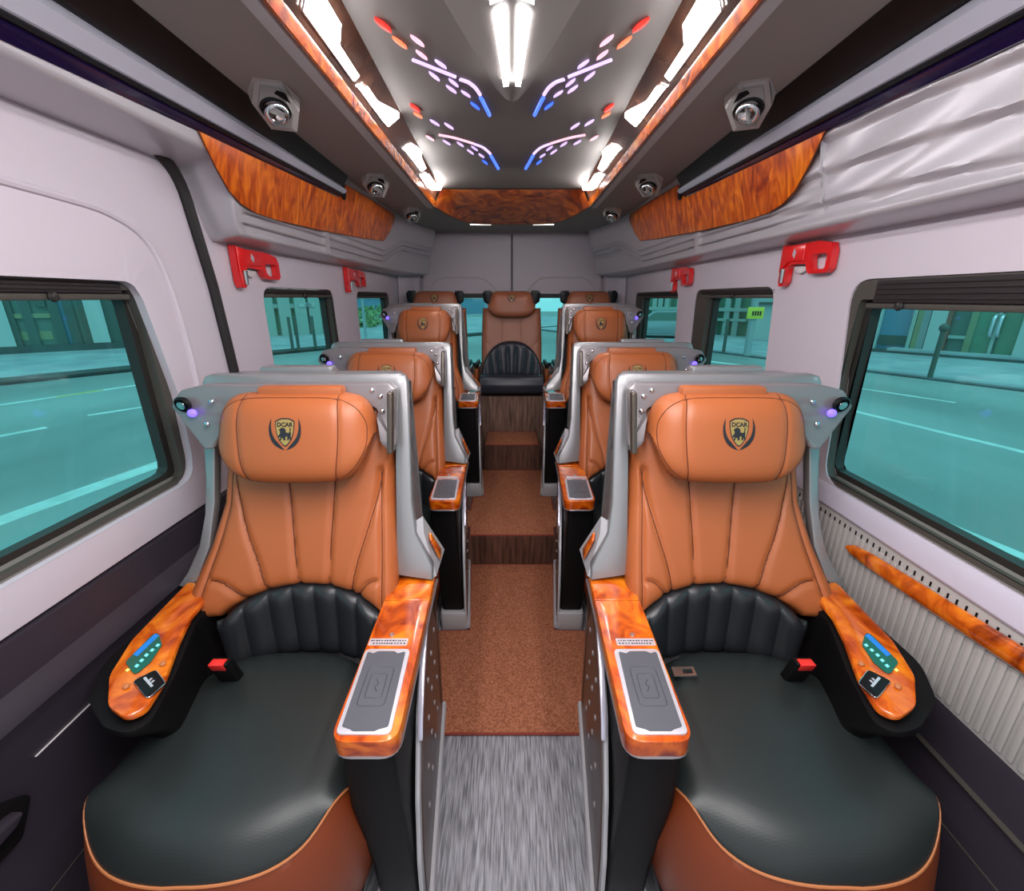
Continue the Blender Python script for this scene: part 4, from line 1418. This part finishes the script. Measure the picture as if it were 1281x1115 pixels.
    build(MB().tube([b0, b0 + Vector((.02, .03, -.05)), b0 + Vector((.03, .06, -.12))], .016, 8), 'buckle_sleeve', M['black_leather'], bu)
    if row == 0 and side > 0:
        # metal belt tongue lying at the back corner of the cushion
        q0 = Vector((.375, .815, .470))
        fr_ = [(0, 0), (.05, -.004), (.052, .022), (.002, .026)]
        hl_ = [(.022, .004), (.044, .003), (.045, .017), (.023, .018)]
        build(MB().solid_sheet([(q0.x + a, q0.y + b) for a, b in fr_], [[(q0.x + a, q0.y + b) for a, b in hl_]], lambda a, b: (a, b, q0.z + (a - q0.x) * .1), (0, 0, -.003)), 'belt_tongue', M['steel'], t)
    Ctx.side, Ctx.dy, Ctx.dz, Ctx.squeeze = 1, 0.0, 0.0, 1.0
    return t


ROWS = [(0, 0, 0.0), (.92, .85, -.008), (1.885, 1.705, .150)]
PL = ['nearest seat beside the large %s window', 'second from the front in the %s row', 'third from the front in the %s row, on a step']
for row, (A, B, fz) in enumerate(ROWS):
    for side in (-1, 1):
        seat(side, A, B, max(fz, 0.0005) if fz >= 0 else 0.0005, row, 'tan leather seat, silver shell, ' + PL[row] % ('left' if side < 0 else 'right'))


# ------------------------------------------------------------------ rear bench seats
def rear_seat(cx, label):
    y0, fz = 3.20, .615
    t = thing('rear_seat', label, 'seat', (cx, 3.45, fz), 'brown leather rear seats')
    hw = .245

    def X(s, r):
        return cx + s * hw * (1 - .05 * (r + 1) / 2 - .02 * np.abs(r))

    def Z(s, r):
        return .70 + (1.222 - .70) * (r + 1) / 2

    def Yf(s, r):
        return 3.60 + .05 * r - .02 * np.abs(s) ** 3
    sm = [[(cx + a, 1.2), (cx + a, .95)] for a in (-.075, .075)] + [[(cx + k * .225, 1.0), (cx + k * .16, .93)] for k in (-1, 1)]
    mb, bv = pillow(X, Z, Yf, lambda s, r: .06 + 0 * s, 44, 40, (9, 2.2), (12, 2.2), .04, sm, (.005, .008))
    bk = build(mb, 'backrest', M['leather_rear'], t, 60)
    for pl in sm:
        p_ = path_on(bv, pl, .0004, 3)
        if len(p_) > 2:
            build(MB().tube(p_, .0014, 5), 'seam', M['seam'], bk)

    def Zl(s, r):
        top_ = .715 + .255 * np.sqrt(np.clip(1 - np.abs(s) ** 2.3, 0, 1)) + .01
        return .70 + (top_ - .70) * (r + 1) / 2
    ex = lambda x, z: .012 * (np.abs(np.sin(np.pi * ((x - cx) / (.85 + 1.0 * (z - .7)) + .03) / .060)) ** .5 - 1)
    mb, bv2 = pillow(lambda s, r: cx + s * .232, Zl, lambda s, r: 3.535 - .10 * np.abs(s) ** 2.5 - .02 * (1 - r), lambda s, r: .05 + 0 * s, 90, 24, (8, 2), (8, 2), .03, (), (0, .01), ex)
    build(mb, 'lumbar_panel', M['navy_leather'], t, 60)

    def Zh(s, r):
        return 1.256 + np.where(r > 0, .092 * (1 - np.abs(s) ** 9) ** .4, .100 * (1 - np.abs(s) ** 4) ** .5) * r
    mb, hb_ = pillow(lambda s, r: cx + s * .185 * (1 - .10 * (r + 1) / 2), Zh, lambda s, r: 3.565 + .02 * r + .012 * s * s, lambda s, r: .05 + 0 * s, 44, 30, (5, 2.2), (4, 2.2), .04)
    hr = build(mb, 'headrest', M['leather_rear'], t, 60)
    crest(hb_, cx, 1.30, .95, hr, 1)
    for s in (-1, 1):
        pw = rpoly([(cx + s * .15, 1.352), (cx + s * .205, 1.352), (cx + s * .225, 1.33), (cx + s * .215, 1.27), (cx + s * .185, 1.25), (cx + s * .15, 1.25)], .012, 3)
        wg = build(MB().prism([(a, 3.62, b) for a, b in pw], (0, .04, 0), .006), 'headrest_wing', M['gloss_black'], t)
        build(MB().ball((cx + s * .165, 3.612, 1.348), .008, 8), 'wing_bolt', M['chrome'], wg)
    # cushion with rolled front
    pr = rpoly([(3.20, .632), (3.192, .70), (3.215, .765), (3.60, .715), (3.60, .632)], [.03, .05, .045, .01, .01], 6)
    build(MB().prism([(cx - .232, a, b) for a, b in pr], (.464, 0, 0), .012, 3), 'seat_cushion', M['navy_leather'], t, 60)
    for s in (-1, 1):
        build(MB().box(cx + s * .262 - .016, cx + s * .262 + .016, 3.30, 3.62, .66, .80, .012, 3), 'side_armrest', M['tan_dark'], t)
        build(MB().box(cx + s * .262 - .014, cx + s * .262 + .014, 3.32, 3.60, .80, .835, .010, 3), 'armrest_cap', M['black'], t)
    return t


rear_seat(-.003, 'brown leather middle seat of the rear bench facing down the aisle')
rear_seat(-.590, 'brown leather rear bench seat in the left corner')
rear_seat(.590, 'brown leather rear bench seat in the right corner')

# ------------------------------------------------------------------ the street outside
rd = struct(build(MB().box(-60, 60, -20, 70, GZ - .3, GZ), 'street', M['asphalt']))


def strip(pa, pb, w, name, m_, z=GZ, ext=(0, 0)):
    a, b = Vector(pa), Vector(pb)
    d = (b - a).normalized()
    a, b = a - d * ext[0], b + d * ext[1]
    n = Vector((-d.y, d.x, 0)) * w / 2
    return build(MB().prism([a + n, b + n, b - n, a - n], (0, 0, .004)), name, M[m_], rd)


for pa, pb, w, mm, ex in (((0, 507), (172, 482), .16, 'marking', (1, 1)), ((110, 520), (172, 510.5), .13, 'marking', (0, .2)), ((0, 546), (58, 535), .13, 'marking', (2, 0)),
                          ((0, 652), (204, 579), .24, 'marking', (2, 1.2)),
                          ((1075, 486), (1195, 504), .11, 'marking', (.5, 0)), ((1062, 513), (1281, 566), .14, 'marking', (.5, 3)), ((1180, 655), (1281, 697), .12, 'marking', (0, 3)), ((885, 452), (960, 461), .25, 'marking', (2, 2))):
    strip(onZ(*pa, GZ), onZ(*pb, GZ), w, 'road_marking', mm, ext=ex)
strip(onZ(70, 497, GZ), onZ(128, 488, GZ + .004), .13, 'road_marking', 'yellow_mark')


def slab(name, pts, h, mm, kerb=True):
    """raised pavement from ground points"""
    o = struct(build(MB().prism([(p[0], p[1], GZ + .0005) for p in pts], (0, 0, h)), name, M[mm]))
    return o


L0, L1, L2 = onZ(0, 482, GZ), onZ(170, 464, GZ), onZ(336, 444.5, GZ)
L3 = onZ(405, 438, GZ)
dL = (L3 - L2).normalized()
Lf = L0 - (L1 - L0).normalized() * 14
pav_l = slab('pavement', [Lf, L0, L1, L2, L3, L3 + dL * 30, (-45, 60, 0), (-50, 0, 0)], .14, 'paving')
build(MB().tube([Lf + Vector((.06, 0, .09)), L0 + Vector((.06, 0, .09)), L1 + Vector((.06, 0, .09)), L2 + Vector((.06, 0, .09)), L3 + dL * 30 + Vector((.06, 0, .09))], .09, 6), 'kerb', M['kerb'], pav_l)
R0, R1 = onZ(1281, 490, GZ), onZ(1082, 465, GZ)
R2, R3 = onZ(955, 449, GZ), onZ(885, 440, GZ)
dR = (R3 - R2).normalized()
Rf = R0 - (R1 - R0).normalized() * 14
pav_r = slab('pavement', [Rf, R0, R1, R2, R3, R3 + dR * 30, (45, 60, 0), (50, 0, 0)], .12, 'paving')
build(MB().tube([Rf + Vector((-.05, 0, .08)), R0 + Vector((-.05, 0, .08)), R1 + Vector((-.05, 0, .08)), R2 + Vector((-.05, 0, .08)), R3 + dR * 30 + Vector((-.05, 0, .08))], .05, 6), 'kerb', M['paving'], pav_r)


class Facade:
    """vertical street front through two ground points; pieces are placed by how far along it they stand"""

    def __init__(self, name, label, a, b, height, depth=3.0, group=None):
        self.a = Vector((a[0], a[1], 0))
        d = Vector((b[0] - a[0], b[1] - a[1], 0))
        self.d = d.normalized()
        self.n = Vector((self.d.y, -self.d.x, 0))
        if self.n.dot(-self.a) < 0:
            self.n = -self.n
        self.t = thing(name, label, 'building', (a[0], a[1], GZ), group)
        self.h, self.dep = height, depth

    def along(self, u, v=420):
        r = ray(u, v)
        # intersection of the sight line with the front, in plan
        den = r.x * self.d.y - r.y * self.d.x
        k = (self.a.x * self.d.y - self.a.y * self.d.x) / den
        p = Vector((r.x * k, r.y * k, 0))
        return (p - self.a).dot(self.d), CAM_Z + r.z * k

    def piece(self, name, m_, s0, s1, z0, z1, out=0.0, th=.2, parent=None):
        p = self.a + self.d * s0 + self.n * out
        q = self.a + self.d * s1 + self.n * out
        e = -self.n * th
        return build(MB().prism([(p.x, p.y, z0), (q.x, q.y, z0), (q.x + e.x, q.y + e.y, z0), (p.x + e.x, p.y + e.y, z0)], (0, 0, z1 - z0)), name, M[m_], parent or self.t)


# left: shop front with two glazed bays
f1 = Facade('shop_building', 'pale shop front with glazed bays across the street, seen through the left front window', onZ(0, 449, GZ), onZ(160, 440, GZ), 5)
U = lambda f, u: f.along(u)[0]
zt, zg = 5.5, GZ + .10
f1.piece('plinth', 'kerb', U(f1, -60), U(f1, 230), GZ + .1, GZ + .38, .06, .4)
f1.piece('upper_wall', 'render_grey', U(f1, -80), U(f1, 240), 3.4, zt, .1, 3)
f1.piece('pillar', 'render_wall', U(f1, -20), U(f1, 17), zg, 3.4, .05, .6)
f1.piece('pillar', 'render_wall', U(f1, 115), U(f1, 137), zg, 3.4, .05, .6)
for a, b, mm in ((17, 42, 'shop_glass'), (42, 77, 'shop_glass'), (77, 95, 'shop_glass_blue'), (95, 115, 'shop_glass'), (137, 148, 'shop_glass'), (148, 190, 'shop_glass_blue'), (190, 240, 'shop_glass'), (-70, -20, 'shop_glass')):
    f1.piece('glass_bay', mm, U(f1, a), U(f1, b), zg, 3.4, -.1, .1)
for u in (18.5, 42, 62, 77, 95, 113.5, 148, 168):
    f1.piece('mullion', 'mullion', U(f1, u) - .13, U(f1, u) + .13, zg if u != 62 else 1.0, 3.4, 0, .2)
zr = f1.along(60, 394)[1]
f1.piece('transom', 'ochre', U(f1, 18), U(f1, 72), zr - .1, zr + .05, -.02, .1)
f1.piece('counter', 'ochre', U(f1, 18), U(f1, 66), f1.along(40, 426)[1], f1.along(40, 415)[1], -.08, .05)
# left further on: green glazed front behind railings
f2 = Facade('office_building', 'green glazed building seen through the second left window', onZ(300, 426.5, GZ), onZ(412, 420.5, GZ), 9)
f2.piece('back_wall', 'shop_green', U(f2, 250), U(f2, 430), GZ + .1, 10, -.3, 2)
for u in (320, 340, 361, 381, 398, 412):
    f2.piece('pilaster', 'mullion_light', U(f2, u) - .28, U(f2, u) + .28, GZ + .1, 10, 0, .3)
zr = f2.along(361, 383)[1]
f2.piece('transom', 'mullion_light', U(f2, 250), U(f2, 430), zr - .1, zr + .1, -.1, .2)
for u in (384.5, 390.5, 392.8):
    s0 = U(f2, u)
    f2.piece('sign_mark', 'render_wall', s0 - .22, s0 + .22, f2.along(u, 384)[1], f2.along(u, 378.5 if u > 385 else 380)[1], .05, .05)
f3 = Facade('distant_building', 'distant blue glazed block seen through the far left window', (-22, 46), (-4, 60), 12)
f3.piece('front', 'shop_glass_blue', -4, 24, GZ, 14, 0, 3)
for q in range(7):
    f3.piece('window_band', 'render_wall', -4, 24, 1.2 + 2.6 * q, 1.9 + 2.6 * q, .1, .2)


def bollard(u, v, h, label, ball=False):
    p = onZ(u, v, GZ + .12)
    t = thing('bollard', label, 'bollard', p, 'street bollards')
    build(MB().cyl(p, p + Vector((0, 0, h)), .055, .05, 10), 'post', M['mullion'], t)
    if ball:
        build(MB().ball(p + Vector((0, 0, h + .06)), .10, 10), 'cap', M['mullion'], t)
    else:
        build(MB().cyl(p + Vector((0, 0, h)), p + Vector((0, 0, h + .03)), .07, .05, 10), 'cap', M['mullion'], t)


bollard(366.5, 438.5, 1.15, 'dark post on the pavement seen through the second left window, first of its three')
bollard(374, 437.8, 1.15, 'dark post on the pavement seen through the second left window, middle of its three')
bollard(395, 435.6, 1.15, 'dark post on the pavement seen through the second left window, last of its three')
bollard(1163, 472.5, 1.10, 'dark ball-topped bollard on the pavement seen through the right front window', True)
bollard(905, 441, 1.10, 'thin dark post on the pavement seen through the second right window')


def tree(u, v, h, r, label, dist):
    rr = ray(u, v)
    k = dist / rr.y
    p = Vector((rr.x * k, dist, GZ + .1))
    zc = CAM_Z + rr.z * k
    t = thing('street_tree', label, 'tree', p, 'round street trees')
    build(MB().cyl(p, Vector((p.x, p.y, zc)), .14, .08, 8), 'trunk', M['bark'], t)
    m_ = MB()
    rn = random.Random(int(u))
    for q in range(420):
        th, ph = rn.uniform(0, 2 * math.pi), math.acos(rn.uniform(-1, 1))
        rad = r * rn.uniform(.55, 1.05)
        c_ = Vector((p.x + rad * math.sin(ph) * math.cos(th), p.y + rad * math.sin(ph) * math.sin(th), zc + rad * .9 * math.cos(ph)))
        a = Vector((rn.uniform(-1, 1), rn.uniform(-1, 1), rn.uniform(-1, 1))).normalized()
        b = a.orthogonal().normalized()
        s_ = rn.uniform(.10, .2)
        m_.raw([c_ - a * s_, c_ + b * s_ * .6, c_ + a * s_, c_ - b * s_ * .6], [(0, 1, 2, 3)])
    o = build(m_, 'foliage', M['leaf'], t, smooth=False, fix=False)
    o['kind'] = 'stuff'


tree(451, 402, 3, 1.15, 'round green street tree at the left of the far left window', 30)
tree(472, 402, 3, 1.25, 'round green street tree beside the lamp post in the far left window', 33)
p = onZ(458, 426, GZ)
tl = thing('lamp_post', 'thin pale lamp post between the two street trees', 'post', p)
build(MB().cyl(p, p + Vector((0, 0, 4.2)), .07, .06, 8), 'post', M['steel_grey'], tl)
build(MB().box(p.x - .15, p.x + .35, p.y - .1, p.y + .1, p.z + 4.2, p.z + 4.32, .03), 'lamp_head', M['steel_grey'], tl)

# right: shop with glass double door
f4 = Facade('shop_building', 'pale shop with a glass double door, seen through the right front window', onZ(1085, 442, GZ), onZ(1281, 458, GZ), 5)
f4.piece('step', 'paving', U(f4, 1120), U(f4, 1340), GZ + .1, GZ + .28, .5, .6)
f4.piece('plinth', 'kerb', U(f4, 1040), U(f4, 1340), GZ + .1, GZ + .20, .54, .6)
f4.piece('upper_wall', 'render_wall', U(f4, 1000), U(f4, 1340), 3.4, 5.5, .1, 3)
f4.piece('pillar', 'render_wall', U(f4, 1060), U(f4, 1098), zg, 3.4, .05, .5)
f4.piece('glass_bay', 'shop_glass_blue', U(f4, 1098), U(f4, 1160), zg, 3.4, -.1, .1)
f4.piece('display_shelf', 'mullion', U(f4, 1100), U(f4, 1136), f4.along(1118, 432)[1], f4.along(1118, 420)[1], -.05, .05)
for u0, u1, mm in ((1136, 1141, 'mullion_light'), (1142, 1149, 'ochre'), (1149, 1158, 'render_grey')):
    f4.piece('post', mm, U(f4, u0), U(f4, u1), zg, 3.4, .03, .15)
f4.piece('pillar', 'render_wall', U(f4, 1159), U(f4, 1179), zg, 3.4, .05, .5)
f4.piece('door_frame', 'redframe', U(f4, 1179), U(f4, 1185), zg, 3.4, .05, .3)
f4.piece('glass_bay', 'shop_glass', U(f4, 1185), U(f4, 1208), zg, 3.4, -.1, .1)
f4.piece('sash', 'mullion_light', U(f4, 1186), U(f4, 1209), f4.along(1198, 424)[1], f4.along(1198, 420)[1], 0, .1)
f4.piece('mullion', 'ochre', U(f4, 1208), U(f4, 1217), zg, 3.4, 0, .2)
dl = f4.piece('glass_door', 'shop_green', U(f4, 1217), U(f4, 1240), zg, 3.4, -.05, .1)
dr = f4.piece('glass_door', 'shop_green', U(f4, 1249), U(f4, 1274), zg, 3.4, -.05, .1)
f4.piece('door_stile', 'mullion_light', U(f4, 1241), U(f4, 1246), zg, 3.4, 0, .2)
f4.piece('door_stile', 'mullion', U(f4, 1246.5), U(f4, 1249), zg, 3.4, 0, .2)
for u, pp in ((1239, dl), (1248, dr)):
    za, zb2 = f4.along(u, 421)[1], f4.along(u, 394)[1]
    s0 = U(f4, u)
    b = f4.a + f4.d * s0 + f4.n * .02
    pts = [(0, za), (.16, za + .1), (.16, zb2 - .1), (0, zb2)]
    build(MB().tube(smooth_path([(b.x + f4.n.x * o_, b.y + f4.n.y * o_, z) for o_, z in pts], 4), .045, 8), 'door_handle', M['bezel'], pp)
f4.piece('pillar', 'render_wall', U(f4, 1274), U(f4, 1340), zg, 3.4, .05, .5)
# right further on
f5 = Facade('office_building', 'glazed building with pale spandrels seen through the second right window', onZ(790, 416, GZ), onZ(935, 424.5, GZ), 9)
f5.piece('back_wall', 'shop_green', U(f5, 780), U(f5, 930), GZ + .1, 11, -.3, 2)
for u in (800, 815, 822, 830, 845, 861, 875, 890, 905, 917):
    f5.piece('pilaster', 'mullion_light', U(f5, u) - .13, U(f5, u) + .13, GZ + .1, 11, 0, .3)
for v0, v1 in ((384, 388), (396, 399)):
    za, zb2 = f5.along(825, v1)[1], f5.along(825, v0)[1]
    f5.piece('spandrel', 'mullion_light', U(f5, 780), U(f5, 930), za, zb2, .05, .3)
f6 = Facade('corner_building', 'blank pale wall of a corner building behind the yellow sign', onZ(941, 428, GZ), onZ(985, 431, GZ), 6)
f6.piece('wall', 'render_wall', U(f6, 941), U(f6, 1015), GZ + .1, 9, 0, 4)
f6.piece('cornice', 'mullion', U(f6, 941), U(f6, 1015), f6.along(950, 381)[1], f6.along(950, 378)[1], .2, .3)
p = onZ(934, 445, GZ + .12)
k = p.y / ray(934, 392).y
zsg = CAM_Z + ray(934, 392).z * k
sg = thing('road_sign', 'yellow rectangular sign with dark marks on a grey post', 'sign', p)
build(MB().cyl(p, Vector((p.x, p.y, zsg + .9)), .11, .11, 12), 'post', M['steel_grey'], sg)
bd_ = build(MB().box(p.x - .27, p.x + .25, p.y - .16, p.y - .12, zsg - .17, zsg + .19, .01), 'sign_board', M['sign_yellow'], sg)
for a in (-.10, -.02, .06, .14):
    build(MB().box(p.x + a - .025, p.x + a + .03, p.y - .165, p.y - .158, zsg - .07, zsg + .07), 'sign_mark', M['ink'], bd_)

# parked car seen through the far right window
cp_ = onZ(830, 425, GZ)
car = thing('car', 'grey parked car seen through the far right window', 'car', cp_)
dc = Vector((.93, -.35, 0)).normalized()
nc_ = Vector((.35, .93, 0)).normalized()
pr = rpoly([(-2.1, .30), (-2.12, .62), (-1.2, .86), (-.5, 1.36), (.75, 1.40), (1.45, .98), (2.05, .90), (2.1, .32)], [.1, .15, .2, .25, .25, .2, .15, .1], 4)
build(MB().prism([cp_ + dc * a - nc_ * .85 + Vector((0, 0, b)) for a, b in pr], nc_ * 1.7, .06), 'body', M['car_paint'], car)
wp2 = rpoly([(-1.0, .92), (-.45, 1.29), (.65, 1.32), (1.2, .95)], .08, 3)
build(MB().prism([cp_ + dc * a - nc_ * .862 + Vector((0, 0, b)) for a, b in wp2], nc_ * .02), 'side_window', M['shop_glass'], car)
for a in (-1.3, 1.35):
    for e in (-.80, .64):
        q = cp_ + dc * a + nc_ * e + Vector((0, 0, .33))
        build(MB().cyl(q, q + nc_ * .18, .33, .33, 16), 'wheel', M['tyre'], car)
